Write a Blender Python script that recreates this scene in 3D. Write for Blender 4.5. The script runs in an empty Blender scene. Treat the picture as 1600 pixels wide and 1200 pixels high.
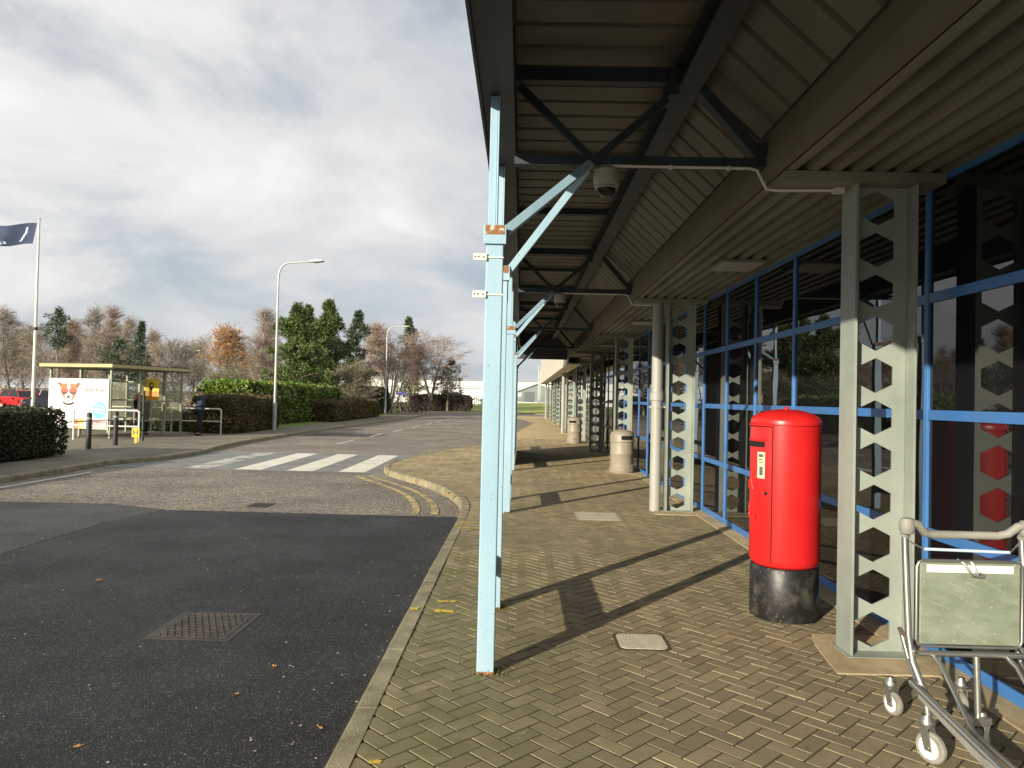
import bpy, math, random
import numpy as np
from mathutils import Vector, Matrix
R = math.radians
scn = bpy.context.scene
COL = scn.collection

# ------------------------------------------------------------------ camera, sky, sun, exposure
cam_d = bpy.data.cameras.new("camera")
cam = bpy.data.objects.new("camera", cam_d)
COL.objects.link(cam)
cam_d.sensor_width = 36.0
cam_d.lens = 36.0 * 1150 / 1600
cam_d.clip_start = 0.05
cam_d.clip_end = 3000
cam.matrix_world = (Matrix.Translation((0, 0, 1.65)) @ Matrix.Rotation(R(0.75), 4, 'Z')
                    @ Matrix.Rotation(R(90 + 1.1), 4, 'X') @ Matrix.Rotation(R(1.3), 4, 'Z'))
scn.camera = cam

SUN_EL = R(16.5)
SUN_DIR = Vector((-0.60 * math.cos(SUN_EL), -0.80 * math.cos(SUN_EL), math.sin(SUN_EL)))
sun_d = bpy.data.lights.new("sun", 'SUN')
sun_d.energy = 5.0
sun_d.angle = R(0.53)
sun_d.color = (1.0, 0.90, 0.72)
sun = bpy.data.objects.new("sun", sun_d)
COL.objects.link(sun)
sun.rotation_euler = (-SUN_DIR).to_track_quat('-Z', 'Y').to_euler()
sun.location = (-30, -40, 30)

world = bpy.data.worlds.new("World")
scn.world = world
world.use_nodes = True
wn, wl = world.node_tree.nodes, world.node_tree.links
wn.clear()
def W(t, **kw):
    n = wn.new(t)
    for k, v in kw.items():
        setattr(n, k, v)
    return n
def wmath(op, a, b=None, clamp=False):
    n = W('ShaderNodeMath', operation=op, use_clamp=clamp)
    for i, v in enumerate((a, b)):
        if v is None: continue
        if isinstance(v, (int, float)): n.inputs[i].default_value = v
        else: wl.new(v, n.inputs[i])
    return n.outputs[0]
w_out = W('ShaderNodeOutputWorld'); w_bg = W('ShaderNodeBackground')
w_bg.inputs['Strength'].default_value = 0.1
sky = W('ShaderNodeTexSky', sky_type='NISHITA', sun_disc=False)
sky.sun_elevation = SUN_EL
sky.sun_rotation = math.atan2(-0.60, -0.80)
w_tc = W('ShaderNodeTexCoord')
w_sep = W('ShaderNodeSeparateXYZ'); wl.new(w_tc.outputs['Generated'], w_sep.inputs[0])
den = wmath('ADD', wmath('MAXIMUM', w_sep.outputs[2], 0.0), 0.34)
w_com = W('ShaderNodeCombineXYZ')
wl.new(wmath('DIVIDE', w_sep.outputs[0], den), w_com.inputs[0])
wl.new(wmath('DIVIDE', w_sep.outputs[1], den), w_com.inputs[1])
def wnoise(scale, detail, rough, off, dist=0.0):
    mp = W('ShaderNodeMapping'); mp.inputs['Location'].default_value = off
    wl.new(w_com.outputs[0], mp.inputs[0])
    n = W('ShaderNodeTexNoise'); n.inputs['Scale'].default_value = scale
    n.inputs['Detail'].default_value = detail; n.inputs['Roughness'].default_value = rough
    n.inputs['Distortion'].default_value = dist
    wl.new(mp.outputs[0], n.inputs['Vector'])
    return n.outputs[0]
n_big = wnoise(0.9, 3, 0.5, (1.3, 0.4, 0), 0.2)
n_mid = wnoise(2.0, 8, 0.57, (3.1, 7.7, 0), 0.35)
# brightness of the cloud deck: noise, plus a brighter quarter high on the left where the sun lights it
dens = wmath('ADD', wmath('MULTIPLY', n_big, 0.66), wmath('MULTIPLY', n_mid, 0.86))
dot = W('ShaderNodeVectorMath', operation='DOT_PRODUCT')
wl.new(w_tc.outputs['Generated'], dot.inputs[0]); dot.inputs[1].default_value = Vector((-0.58, 1.0, 0.52)).normalized()
glow = W('ShaderNodeMapRange'); glow.inputs[1].default_value = 0.86; glow.inputs[2].default_value = 1.0
glow.inputs[3].default_value = -0.15; glow.inputs[4].default_value = 0.06
wl.new(dot.outputs['Value'], glow.inputs[0])
dens = wmath('ADD', dens, glow.outputs[0])
low = W('ShaderNodeMapRange', interpolation_type='SMOOTHSTEP'); low.inputs[1].default_value = 0.26; low.inputs[2].default_value = 0.06
low.inputs[3].default_value = 0.0; low.inputs[4].default_value = -0.03
wl.new(w_sep.outputs[2], low.inputs[0]); dens = wmath('ADD', dens, low.outputs[0])
ramp = W('ShaderNodeValToRGB'); e = ramp.color_ramp.elements
e[0].position = 0.40; e[0].color = (2.75, 3.05, 3.5, 1)
e[1].position = 0.90; e[1].color = (6.9, 6.9, 6.75, 1)
for p, c in ((0.48, (3.35, 3.63, 4.05, 1)), (0.57, (4.2, 4.45, 4.75, 1)), (0.71, (5.3, 5.35, 5.4, 1))):
    q = e.new(p); q.color = c
wl.new(dens, ramp.inputs[0])
# cover: a few thin gaps where the clear sky shows
cov = W('ShaderNodeMapRange'); cov.inputs[1].default_value = 0.36; cov.inputs[2].default_value = 0.48
cov.inputs[3].default_value = 0.75; cov.inputs[4].default_value = 1.0
wl.new(n_mid, cov.inputs[0])
w_mix = W('ShaderNodeMix', data_type='RGBA')
wl.new(cov.outputs[0], w_mix.inputs[0]); wl.new(sky.outputs[0], w_mix.inputs[6]); wl.new(ramp.outputs[0], w_mix.inputs[7])
wl.new(w_mix.outputs[2], w_bg.inputs[0]); wl.new(w_bg.outputs[0], w_out.inputs[0])

vs = scn.view_settings
vs.view_transform = 'Standard'; vs.look = 'None'; vs.gamma = 1.0; vs.use_curve_mapping = False
vs.exposure = 0.5
scn.cycles.max_bounces = 6
scn.cycles.diffuse_bounces = 3
scn.cycles.glossy_bounces = 3
scn.cycles.transparent_max_bounces = 12
scn.cycles.sample_clamp_indirect = 4.0

# ------------------------------------------------------------------ materials
def mat(name, c1, c2=None, scale=4.0, detail=5, rough=0.6, rough2=None, metal=0.0, bump=0.0, bscale=60.0, spec=0.5,
        lo=0.35, hi=0.65, island=0.0, speck=None, stretch=None, transl=0.0):
    """Principled material: two colours mixed by noise, optional per-piece variation, specks, bump."""
    m = bpy.data.materials.new(name); m.use_nodes = True
    nt = m.node_tree; N = nt.nodes; L = nt.links
    b = N['Principled BSDF']
    b.inputs['Roughness'].default_value = rough; b.inputs['Metallic'].default_value = metal
    b.inputs['Specular IOR Level'].default_value = spec
    g = N.new('ShaderNodeNewGeometry')
    vec = g.outputs['Position']
    if stretch:
        mp = N.new('ShaderNodeMapping'); mp.inputs['Scale'].default_value = stretch
        L.new(vec, mp.inputs[0]); vec = mp.outputs[0]
    col = None
    if c2 is not None:
        n = N.new('ShaderNodeTexNoise'); n.inputs['Scale'].default_value = scale; n.inputs['Detail'].default_value = detail
        n.inputs['Roughness'].default_value = 0.62
        L.new(vec, n.inputs['Vector'])
        mr = N.new('ShaderNodeMapRange'); mr.inputs[1].default_value = lo; mr.inputs[2].default_value = hi
        L.new(n.outputs[0], mr.inputs[0])
        mx = N.new('ShaderNodeMix'); mx.data_type = 'RGBA'
        mx.inputs[6].default_value = (*c1, 1); mx.inputs[7].default_value = (*c2, 1)
        L.new(mr.outputs[0], mx.inputs[0]); col = mx.outputs[2]
        if rough2 is not None:
            mr2 = N.new('ShaderNodeMapRange'); mr2.inputs[1].default_value = lo; mr2.inputs[2].default_value = hi
            mr2.inputs[3].default_value = rough; mr2.inputs[4].default_value = rough2
            L.new(n.outputs[0], mr2.inputs[0]); L.new(mr2.outputs[0], b.inputs['Roughness'])
    if speck:
        c3, sscale, thr = speck
        n2 = N.new('ShaderNodeTexNoise'); n2.inputs['Scale'].default_value = sscale; n2.inputs['Detail'].default_value = 2
        L.new(g.outputs['Position'], n2.inputs['Vector'])
        mr3 = N.new('ShaderNodeMapRange'); mr3.inputs[1].default_value = thr; mr3.inputs[2].default_value = thr + 0.06
        L.new(n2.outputs[0], mr3.inputs[0])
        mx2 = N.new('ShaderNodeMix'); mx2.data_type = 'RGBA'
        if col is None: mx2.inputs[6].default_value = (*c1, 1)
        else: L.new(col, mx2.inputs[6])
        mx2.inputs[7].default_value = (*c3, 1); L.new(mr3.outputs[0], mx2.inputs[0]); col = mx2.outputs[2]
    if island:
        hs = N.new('ShaderNodeHueSaturation')
        mr4 = N.new('ShaderNodeMapRange'); mr4.inputs[3].default_value = 1 - island; mr4.inputs[4].default_value = 1 + island
        L.new(g.outputs['Random Per Island'], mr4.inputs[0]); L.new(mr4.outputs[0], hs.inputs['Value'])
        mr5 = N.new('ShaderNodeMapRange'); mr5.inputs[3].default_value = 0.5 - island * 0.05; mr5.inputs[4].default_value = 0.5 + island * 0.05
        wnz = N.new('ShaderNodeTexWhiteNoise'); wnz.noise_dimensions = '1D'
        L.new(g.outputs['Random Per Island'], wnz.inputs['W']); L.new(wnz.outputs['Value'], mr5.inputs[0]); L.new(mr5.outputs[0], hs.inputs['Hue'])
        if col is None: hs.inputs['Color'].default_value = (*c1, 1)
        else: L.new(col, hs.inputs['Color'])
        col = hs.outputs[0]
    if col is None: b.inputs['Base Color'].default_value = (*c1, 1)
    else: L.new(col, b.inputs['Base Color'])
    if bump:
        nb = N.new('ShaderNodeTexNoise'); nb.inputs['Scale'].default_value = bscale; nb.inputs['Detail'].default_value = 4
        L.new(g.outputs['Position'], nb.inputs['Vector'])
        bp = N.new('ShaderNodeBump'); bp.inputs['Strength'].default_value = bump; bp.inputs['Distance'].default_value = 0.02
        L.new(nb.outputs[0], bp.inputs['Height']); L.new(bp.outputs[0], b.inputs['Normal'])
    if transl:
        tr = N.new('ShaderNodeBsdfTranslucent'); ms = N.new('ShaderNodeMixShader'); ms.inputs[0].default_value = transl
        if col is None: tr.inputs[0].default_value = (*c1, 1)
        else: L.new(col, tr.inputs[0])
        L.new(b.outputs[0], ms.inputs[1]); L.new(tr.outputs[0], ms.inputs[2])
        L.new(ms.outputs[0], N['Material Output'].inputs[0])
    return m

def paver_mat():
    m = bpy.data.materials.new("paver"); m.use_nodes = True
    nt = m.node_tree; N = nt.nodes; L = nt.links; b = N['Principled BSDF']
    g = N.new('ShaderNodeNewGeometry')
    at = N.new('ShaderNodeAttribute'); at.attribute_name = 'tone'
    rp = N.new('ShaderNodeValToRGB'); e = rp.color_ramp.elements
    e[0].color = (0.15, 0.118, 0.066, 1); e[1].color = (0.325, 0.268, 0.155, 1); e.new(0.3).color = (0.20, 0.172, 0.10, 1); e.new(0.7).color = (0.265, 0.212, 0.118, 1)
    L.new(at.outputs['Fac'], rp.inputs[0])
    def noise(s, d, lo, hi, vec=None):
        n = N.new('ShaderNodeTexNoise'); n.inputs['Scale'].default_value = s; n.inputs['Detail'].default_value = d
        n.inputs['Roughness'].default_value = 0.65
        L.new(g.outputs['Position'], n.inputs['Vector'])
        r = N.new('ShaderNodeMapRange'); r.inputs[1].default_value = lo; r.inputs[2].default_value = hi
        L.new(n.outputs[0], r.inputs[0]); return r.outputs[0]
    def mix(f, a, bcol, blend='MIX'):
        x = N.new('ShaderNodeMix'); x.data_type = 'RGBA'; x.blend_type = blend
        if isinstance(f, float): x.inputs[0].default_value = f
        else: L.new(f, x.inputs[0])
        L.new(a, x.inputs[6])
        if isinstance(bcol, tuple): x.inputs[7].default_value = (*bcol, 1)
        else: L.new(bcol, x.inputs[7])
        return x.outputs[2]
    # sandier worn surface further along the walk, sunlit glare mixed into its colour
    sp = N.new('ShaderNodeSeparateXYZ'); L.new(g.outputs['Position'], sp.inputs[0])
    far = N.new('ShaderNodeMapRange'); far.inputs[1].default_value = 5; far.inputs[2].default_value = 21
    far.inputs[3].default_value = 0.0; far.inputs[4].default_value = 0.75
    L.new(sp.outputs[1], far.inputs[0])
    c = mix(far.outputs[0], rp.outputs[0], (0.56, 0.425, 0.215))
    c = mix(noise(1.1, 6, 0.40, 0.74), c, (0.15, 0.122, 0.07)); c = mix(noise(5.5, 5, 0.54, 0.80), c, (0.12, 0.105, 0.068))
    grit = noise(300, 2, 0.38, 0.68)
    c = mix(0.5, c, mix(grit, mix(0.35, c, (0.06, 0.05, 0.03)), (0.46, 0.39, 0.26)))
    spots = noise(14, 3, 0.68, 0.72)
    c = mix(spots, c, (0.085, 0.075, 0.055))
    # moss near the kerb side and posts
    mossx = N.new('ShaderNodeMapRange'); mossx.inputs[1].default_value = 1.0; mossx.inputs[2].default_value = -0.5
    mossx.inputs[3].default_value = 0.0; mossx.inputs[4].default_value = 1.0
    L.new(sp.outputs[0], mossx.inputs[0])
    mossy = N.new('ShaderNodeMapRange'); mossy.inputs[1].default_value = 12; mossy.inputs[2].default_value = 7
    mossy.inputs[3].default_value = 0.0; mossy.inputs[4].default_value = 1.0
    L.new(sp.outputs[1], mossy.inputs[0])
    mu = N.new('ShaderNodeMath'); mu.operation = 'MULTIPLY'; L.new(mossx.outputs[0], mu.inputs[0]); L.new(mossy.outputs[0], mu.inputs[1])
    mu2 = N.new('ShaderNodeMath'); mu2.operation = 'MULTIPLY'; L.new(mu.outputs[0], mu2.inputs[0]); L.new(noise(3.5, 6, 0.36, 0.7), mu2.inputs[1])
    c = mix(mu2.outputs[0], c, (0.135, 0.135, 0.048))
    L.new(c, b.inputs['Base Color'])
    b.inputs['Roughness'].default_value = 0.8; b.inputs['Specular IOR Level'].default_value = 0.3
    nb = N.new('ShaderNodeTexNoise'); nb.inputs['Scale'].default_value = 160; nb.inputs['Detail'].default_value = 4
    L.new(g.outputs['Position'], nb.inputs['Vector'])
    bp = N.new('ShaderNodeBump'); bp.inputs['Strength'].default_value = 0.35; bp.inputs['Distance'].default_value = 0.01
    L.new(nb.outputs[0], bp.inputs['Height']); L.new(bp.outputs[0], b.inputs['Normal'])
    return m

def asphalt(name, cells, scale, rough, bump, patch=None, pscale=.5):
    """bitumen and chippings: one random tone per stone, broad worn patches, stones standing proud"""
    m = bpy.data.materials.new(name); m.use_nodes = True
    nt = m.node_tree; N = nt.nodes; L = nt.links; b = N['Principled BSDF']
    g = N.new('ShaderNodeNewGeometry')
    v = N.new('ShaderNodeTexVoronoi'); v.inputs['Scale'].default_value = scale; L.new(g.outputs['Position'], v.inputs['Vector'])
    sp = N.new('ShaderNodeSeparateColor'); L.new(v.outputs['Color'], sp.inputs[0])
    rp_ = N.new('ShaderNodeValToRGB'); el = rp_.color_ramp.elements
    el[0].position, el[0].color = cells[0][0], (*cells[0][1], 1); el[1].position, el[1].color = cells[-1][0], (*cells[-1][1], 1)
    for p, c in cells[1:-1]: el.new(p).color = (*c, 1)
    L.new(sp.outputs[0], rp_.inputs[0])
    n = N.new('ShaderNodeTexNoise'); n.inputs['Scale'].default_value = pscale; n.inputs['Detail'].default_value = 7; n.inputs['Roughness'].default_value = .65
    L.new(g.outputs['Position'], n.inputs['Vector'])
    mr = N.new('ShaderNodeMapRange'); mr.inputs[1].default_value = .35; mr.inputs[2].default_value = .68; mr.inputs[3].default_value = .72; mr.inputs[4].default_value = 1.22
    L.new(n.outputs[0], mr.inputs[0])
    hs = N.new('ShaderNodeHueSaturation'); L.new(rp_.outputs[0], hs.inputs['Color']); L.new(mr.outputs[0], hs.inputs['Value'])
    L.new(hs.outputs[0], b.inputs['Base Color'])
    mr2 = N.new('ShaderNodeMapRange'); mr2.inputs[1].default_value = .35; mr2.inputs[2].default_value = .68; mr2.inputs[3].default_value = rough + .1; mr2.inputs[4].default_value = rough - .08
    L.new(n.outputs[0], mr2.inputs[0]); L.new(mr2.outputs[0], b.inputs['Roughness'])
    b.inputs['Specular IOR Level'].default_value = .4
    bp = N.new('ShaderNodeBump'); bp.inputs['Strength'].default_value = bump; bp.inputs['Distance'].default_value = .35 / scale; bp.invert = True
    L.new(v.outputs['Distance'], bp.inputs['Height']); L.new(bp.outputs[0], b.inputs['Normal'])
    return m

def glass_mat(name, refl, tint):
    """Window glass in front of an unlit room: near-black body with a clear mirror-like face."""
    m = bpy.data.materials.new(name); m.use_nodes = True
    nt = m.node_tree; N = nt.nodes; L = nt.links; b = N['Principled BSDF']
    b.inputs['Base Color'].default_value = (*tint, 1); b.inputs['Roughness'].default_value = 0.012
    b.inputs['IOR'].default_value = refl; b.inputs['Specular IOR Level'].default_value = 0.5
    g = N.new('ShaderNodeNewGeometry'); nb = N.new('ShaderNodeTexNoise'); nb.inputs['Scale'].default_value = 0.9
    L.new(g.outputs['Position'], nb.inputs['Vector'])
    bp = N.new('ShaderNodeBump'); bp.inputs['Strength'].default_value = 0.05; bp.inputs['Distance'].default_value = 0.03
    L.new(nb.outputs[0], bp.inputs['Height']); L.new(bp.outputs[0], b.inputs['Normal'])
    return m

def clear_glass(name, tint):
    m = bpy.data.materials.new(name); m.use_nodes = True
    nt = m.node_tree; N = nt.nodes; L = nt.links; N.remove(N['Principled BSDF'])
    t = N.new('ShaderNodeBsdfTransparent'); t.inputs[0].default_value = (*tint, 1)
    gl = N.new('ShaderNodeBsdfGlossy'); gl.inputs['Roughness'].default_value = 0.08; gl.inputs[0].default_value = (.8, .8, .8, 1)
    d = N.new('ShaderNodeBsdfTranslucent'); d.inputs[0].default_value = (.62, .62, .5, 1)
    lw = N.new('ShaderNodeLayerWeight'); lw.inputs[0].default_value = .5
    pw = N.new('ShaderNodeMath'); pw.operation = 'POWER'; L.new(lw.outputs['Facing'], pw.inputs[0]); pw.inputs[1].default_value = 5
    f = N.new('ShaderNodeMath'); f.operation = 'MULTIPLY_ADD'; L.new(pw.outputs[0], f.inputs[0]); f.inputs[1].default_value = .5; f.inputs[2].default_value = .03
    a = N.new('ShaderNodeMixShader'); a.inputs[0].default_value = 0.2
    L.new(t.outputs[0], a.inputs[1]); L.new(d.outputs[0], a.inputs[2])
    c = N.new('ShaderNodeMixShader'); L.new(f.outputs[0], c.inputs[0]); L.new(a.outputs[0], c.inputs[1]); L.new(gl.outputs[0], c.inputs[2])
    L.new(c.outputs[0], N['Material Output'].inputs[0])
    return m

MT = dict(
    paver=paver_mat(),
    joint=mat('paver_joint', (0.075, 0.062, 0.035), (0.035, 0.042, 0.012), 6, bump=.3, rough=.95),
    kerb=mat('kerb_stone', (0.33, 0.285, 0.18), (0.17, 0.15, 0.09), 5, rough=.85, bump=.35, bscale=140, speck=((.44, .39, .27), 260, .62)),
    concrete=mat('concrete', (0.52, 0.42, 0.255), (0.33, 0.26, 0.15), 3.5, rough=.88, bump=.4, bscale=90),
    road=asphalt('old_asphalt', [(0, (.085, .074, .060)), (.45, (.195, .166, .133)), (.8, (.27, .226, .178)), (1, (.50, .43, .33))], 46, .85, .8),
    newroad=asphalt('new_asphalt', [(0, (.006, .006, .006)), (.55, (.016, .016, .0155)), (.9, (.030, .030, .028)), (1, (.11, .107, .10))], 115, .66, .9, pscale=.8),
    greyroad=asphalt('grey_asphalt', [(0, (.022, .022, .021)), (.5, (.045, .0445, .043)), (1, (.11, .107, .10))], 95, .68, .7),
    cross=mat('crossing_asphalt', (0.25, 0.25, 0.235), (0.17, 0.17, 0.16), 1.4, rough=.8, bump=.4, bscale=140),
    white=mat('road_white', (0.72, 0.68, 0.58), (0.5, 0.47, 0.4), 2.2, rough=.75, bump=.2, bscale=120, lo=.5, hi=.75),
    yellow=mat('road_yellow', (0.55, 0.43, 0.17), (0.22, 0.18, 0.115), 6, rough=.8, bump=.3, bscale=120, lo=.42, hi=.62),
    yellowp=mat('yellow_paint', (0.62, 0.44, 0.03), (0.24, 0.2, 0.09), 16, rough=.75, lo=.52, hi=.62),
    flag=mat('far_footway', (0.22, 0.19, 0.135), (0.14, 0.125, 0.095), 1.1, rough=.9, bump=.3),
    grass=mat('turf', (0.14, 0.19, 0.035), (0.20, 0.215, 0.06), 0.6, rough=.95, bump=1, bscale=25),
    rough_grass=mat('scrub_ground', (0.10, 0.085, 0.045), (0.06, 0.065, 0.025), 0.15, rough=.95, bump=.8, bscale=8),
    colpaint=mat('column_paint', (0.315, 0.35, 0.31), (0.225, 0.255, 0.225), 1.6, rough=.5, bump=.05, bscale=30, speck=((.27, .25, .2), 26, .69)),
    postpaint=mat('post_paint', (0.36, 0.515, 0.625), (0.285, 0.445, 0.565), 2.6, rough=.5, bump=.06, bscale=40, stretch=(1, 1, .25), speck=((.17, .15, .12), 34, .715)),
    rust=mat('rust', (0.26, 0.125, 0.05), (0.50, 0.49, 0.43), 22, rough=.9, lo=.55, hi=.63),
    whitepaint=mat('white_paint', (0.74, 0.73, 0.68), (0.6, 0.59, 0.53), 1.5, rough=.5),
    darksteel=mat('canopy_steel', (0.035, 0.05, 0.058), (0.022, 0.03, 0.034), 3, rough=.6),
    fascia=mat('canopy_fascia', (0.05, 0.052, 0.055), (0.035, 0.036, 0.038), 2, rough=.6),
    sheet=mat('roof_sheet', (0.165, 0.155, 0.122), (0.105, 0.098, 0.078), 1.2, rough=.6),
    soffit=mat('soffit_sheet', (0.26, 0.26, 0.20), (0.15, 0.15, 0.115), 1.6, rough=.6, stretch=(1, .3, 1)),
    beam=mat('eaves_beam', (0.175, 0.16, 0.112), (0.17, 0.12, 0.07), 2.2, rough=.85, bump=.3, bscale=60, lo=.5, hi=.7),
    cladding=mat('fascia_cladding', (0.66, 0.62, 0.5), (0.55, 0.51, 0.41), 1.2, rough=.6),
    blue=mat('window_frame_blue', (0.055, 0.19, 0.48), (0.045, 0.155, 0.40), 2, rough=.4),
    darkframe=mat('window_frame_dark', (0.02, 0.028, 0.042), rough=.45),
    pane=glass_mat('window_glass', 1.66, (0.008, 0.008, 0.009)),
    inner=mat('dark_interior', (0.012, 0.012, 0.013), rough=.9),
    red=mat('pillar_red', (0.66, 0.018, 0.018), (0.57, 0.014, 0.014), 3, rough=.33, spec=.5, bump=.04, bscale=25),
    redtext=mat('cast_red', (0.60, 0.016, 0.016), rough=.42),
    plinth=mat('black_plinth', (0.012, 0.012, 0.013), (0.06, 0.055, 0.045), 7, rough=.42, rough2=.8, lo=.48, hi=.72, bump=.07, bscale=50, speck=((.16, .14, .1), 40, .67)),
    hole=mat('dark_hole', (0.006, 0.004, 0.004), rough=.9),
    notice=mat('notice_paper', (0.66, 0.6, 0.42), (0.56, 0.5, 0.33), 12, rough=.6),
    ink=mat('notice_ink', (0.10, 0.10, 0.09), rough=.7),
    bin=mat('bin_plastic', (0.30, 0.265, 0.205), (0.25, 0.22, 0.165), 4, rough=.5, bump=.05),
    pipe=mat('pipe_grey', (0.37, 0.365, 0.335), (0.27, 0.27, 0.25), 2.5, rough=.45, stretch=(1, 1, .2)),
    chrome=mat('trolley_metal', (0.50, 0.50, 0.47), (0.40, 0.40, 0.37), 6, rough=.28, metal=.9, rough2=.45),
    handle=mat('grey_grip', (0.30, 0.295, 0.262), (0.235, 0.23, 0.205), 9, rough=.6),
    panel=mat('trolley_panel', (0.25, 0.285, 0.215), (0.175, 0.205, 0.15), 5, rough=.42, bump=.06, bscale=30, stretch=(1, 1, 2.5), speck=((.36, .385, .30), 55, .66)),
    rubber=mat('wheel_rubber', (0.30, 0.28, 0.24), (0.2, 0.19, 0.165), 14, rough=.8),
    tyre=mat('tyre_rubber', (0.02, 0.02, 0.02), rough=.85),
    bluestrip=mat('pale_blue_strip', (0.55, 0.68, 0.82), rough=.5),
    black=mat('black_paint', (0.018, 0.018, 0.02), (0.03, 0.03, 0.03), 5, rough=.5),
    galv=mat('galvanised', (0.50, 0.53, 0.52), (0.40, 0.43, 0.42), 3, rough=.45, metal=.3),
    cctv=mat('camera_housing', (0.40, 0.38, 0.32), rough=.45),
    dome=mat('camera_dome', (0.01, 0.01, 0.012), rough=.05),
    cover=mat('iron_cover', (0.075, 0.062, 0.050), (0.035, 0.031, 0.027), 6, rough=.55, metal=.4, bump=.2),
    plate=mat('pale_cover', (0.58, 0.53, 0.40), (0.46, 0.42, 0.31), 10, rough=.7, bump=.2),
    poster=mat('poster_white', (0.80, 0.78, 0.74), (0.76, 0.75, 0.72), 3, rough=.4),
    shelterframe=mat('shelter_frame', (0.40, 0.40, 0.31), (0.28, 0.28, 0.21), 4, rough=.5),
    shelterroof=mat('shelter_roof', (0.55, 0.45, 0.2), (0.42, 0.36, 0.2), 1.5, rough=.6),
    sheltertop=mat('shelter_top', (0.12, 0.125, 0.09), (0.07, 0.08, 0.05), 3, rough=.8),
    screen=clear_glass('shelter_glass', (0.93, 0.94, 0.90)),
    yposter=mat('poster_yellow', (0.62, 0.46, 0.02), (0.58, 0.42, 0.02), 3, rough=.5),
    oposter=mat('poster_orange', (0.60, 0.27, 0.02), rough=.5),
    navy=mat('navy_cloth', (0.018, 0.028, 0.055), (0.03, 0.045, 0.075), 8, rough=.85, bump=.3, bscale=30),
    flagnavy=mat('flag_cloth', (0.035, 0.05, 0.11), (0.05, 0.07, 0.13), 2, rough=.8, transl=.15),
    maroon=mat('maroon_cloth', (0.05, 0.012, 0.018), (0.03, 0.012, 0.018), 6, rough=.9),
    trouser=mat('dark_trousers', (0.012, 0.012, 0.014), (0.02, 0.02, 0.022), 8, rough=.9),
    shoe=mat('shoe', (0.02, 0.018, 0.016), rough=.6),
    skin=mat('skin', (0.50, 0.29, 0.20), (0.44, 0.25, 0.17), 20, rough=.55),
    hair=mat('dark_hair', (0.03, 0.024, 0.022), rough=.7),
    paper=mat('paper', (0.72, 0.62, 0.58), rough=.7),
    bark=mat('bark', (0.15, 0.12, 0.088), (0.25, 0.21, 0.16), 3, rough=.95, bump=.6, bscale=20),
    birchbark=mat('birch_bark', (0.42, 0.37, 0.29), (0.16, 0.12, 0.09), 3, rough=.85, lo=.5, hi=.62),
    twig=mat('twig_brown', (0.31, 0.265, 0.21), rough=.95, island=.35),
    twigred=mat('twig_russet', (0.34, 0.255, 0.20), rough=.95, island=.35),
    twigpink=mat('twig_birch', (0.35, 0.275, 0.235), rough=.95, island=.35),
    twigdark=mat('twig_dark', (0.07, 0.052, 0.045), rough=.95, island=.35),
    needle=mat('pine_needles', (0.078, 0.118, 0.034), (0.12, 0.165, 0.045), 0.8, rough=.6, island=.45, transl=.12),
    needleb=mat('spruce_needles', (0.085, 0.12, 0.062), (0.06, 0.092, 0.045), 0.8, rough=.6, island=.45, transl=.1),
    darkneedle=mat('yew_needles', (0.02, 0.026, 0.014), rough=.7, island=.45),
    autumn=mat('autumn_leaves', (0.62, 0.25, 0.03), (0.45, 0.19, 0.03), 1.5, rough=.7, island=.4, transl=.3),
    shrubleaf=mat('shrub_leaves', (0.19, 0.175, 0.055), (0.13, 0.13, 0.045), 2, rough=.7, island=.4, transl=.25),
    laurel=mat('laurel_leaves', (0.15, 0.225, 0.028), (0.075, 0.13, 0.018), 1.2, rough=.36, island=.5, transl=.06),
    hedgeleaf=mat('hedge_leaves', (0.035, 0.05, 0.016), (0.055, 0.06, 0.022), 1.2, rough=.6, island=.5, transl=.1),
    beech=mat('clipped_hedge_leaves', (0.135, 0.098, 0.035), (0.085, 0.08, 0.026), 0.9, rough=.7, island=.5, transl=.12),
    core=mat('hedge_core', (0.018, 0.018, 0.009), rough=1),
    leaf=mat('fallen_leaf', (0.42, 0.19, 0.05), (0.5, 0.32, 0.12), 40, rough=.7),
    palelit=mat('pale_bits', (0.52, 0.47, 0.38), (0.4, 0.26, 0.12), 30, rough=.7),
    carred=mat('car_red', (0.50, 0.012, 0.012), rough=.25),
    carsilver=mat('car_silver', (0.46, 0.47, 0.48), rough=.25, metal=.5),
    carwhite=mat('car_white', (0.72, 0.72, 0.70), rough=.25),
    cardark=mat('car_dark', (0.03, 0.035, 0.05), rough=.25),
    carglass=glass_mat('car_glass', 1.6, (0.012, 0.013, 0.014)),
    carlight=mat('car_lens', (0.5, 0.06, 0.04), rough=.2),
    headlens=mat('head_lens', (0.7, 0.7, 0.68), rough=.1),
    shed=mat('warehouse_cladding', (0.74, 0.73, 0.68), (0.68, 0.67, 0.63), .2, rough=.6),
    shedroof=mat('warehouse_roof', (0.32, 0.34, 0.36), rough=.6),
    greyshed=mat('grey_cladding', (0.22, 0.26, 0.26), (0.18, 0.215, 0.215), .4, rough=.6),
    brick=mat('red_brick', (0.34, 0.13, 0.075), (0.27, 0.10, 0.06), 2, rough=.9),
    bluesign=mat('sign_blue', (0.05, 0.05, 0.30), rough=.4),
    palisade=mat('palisade_steel', (0.14, 0.17, 0.15), rough=.6),
)
def flat(name, c, rough=.5): 
    if name not in MT: MT[name] = mat(name, c, rough=rough)
    return MT[name]

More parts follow.
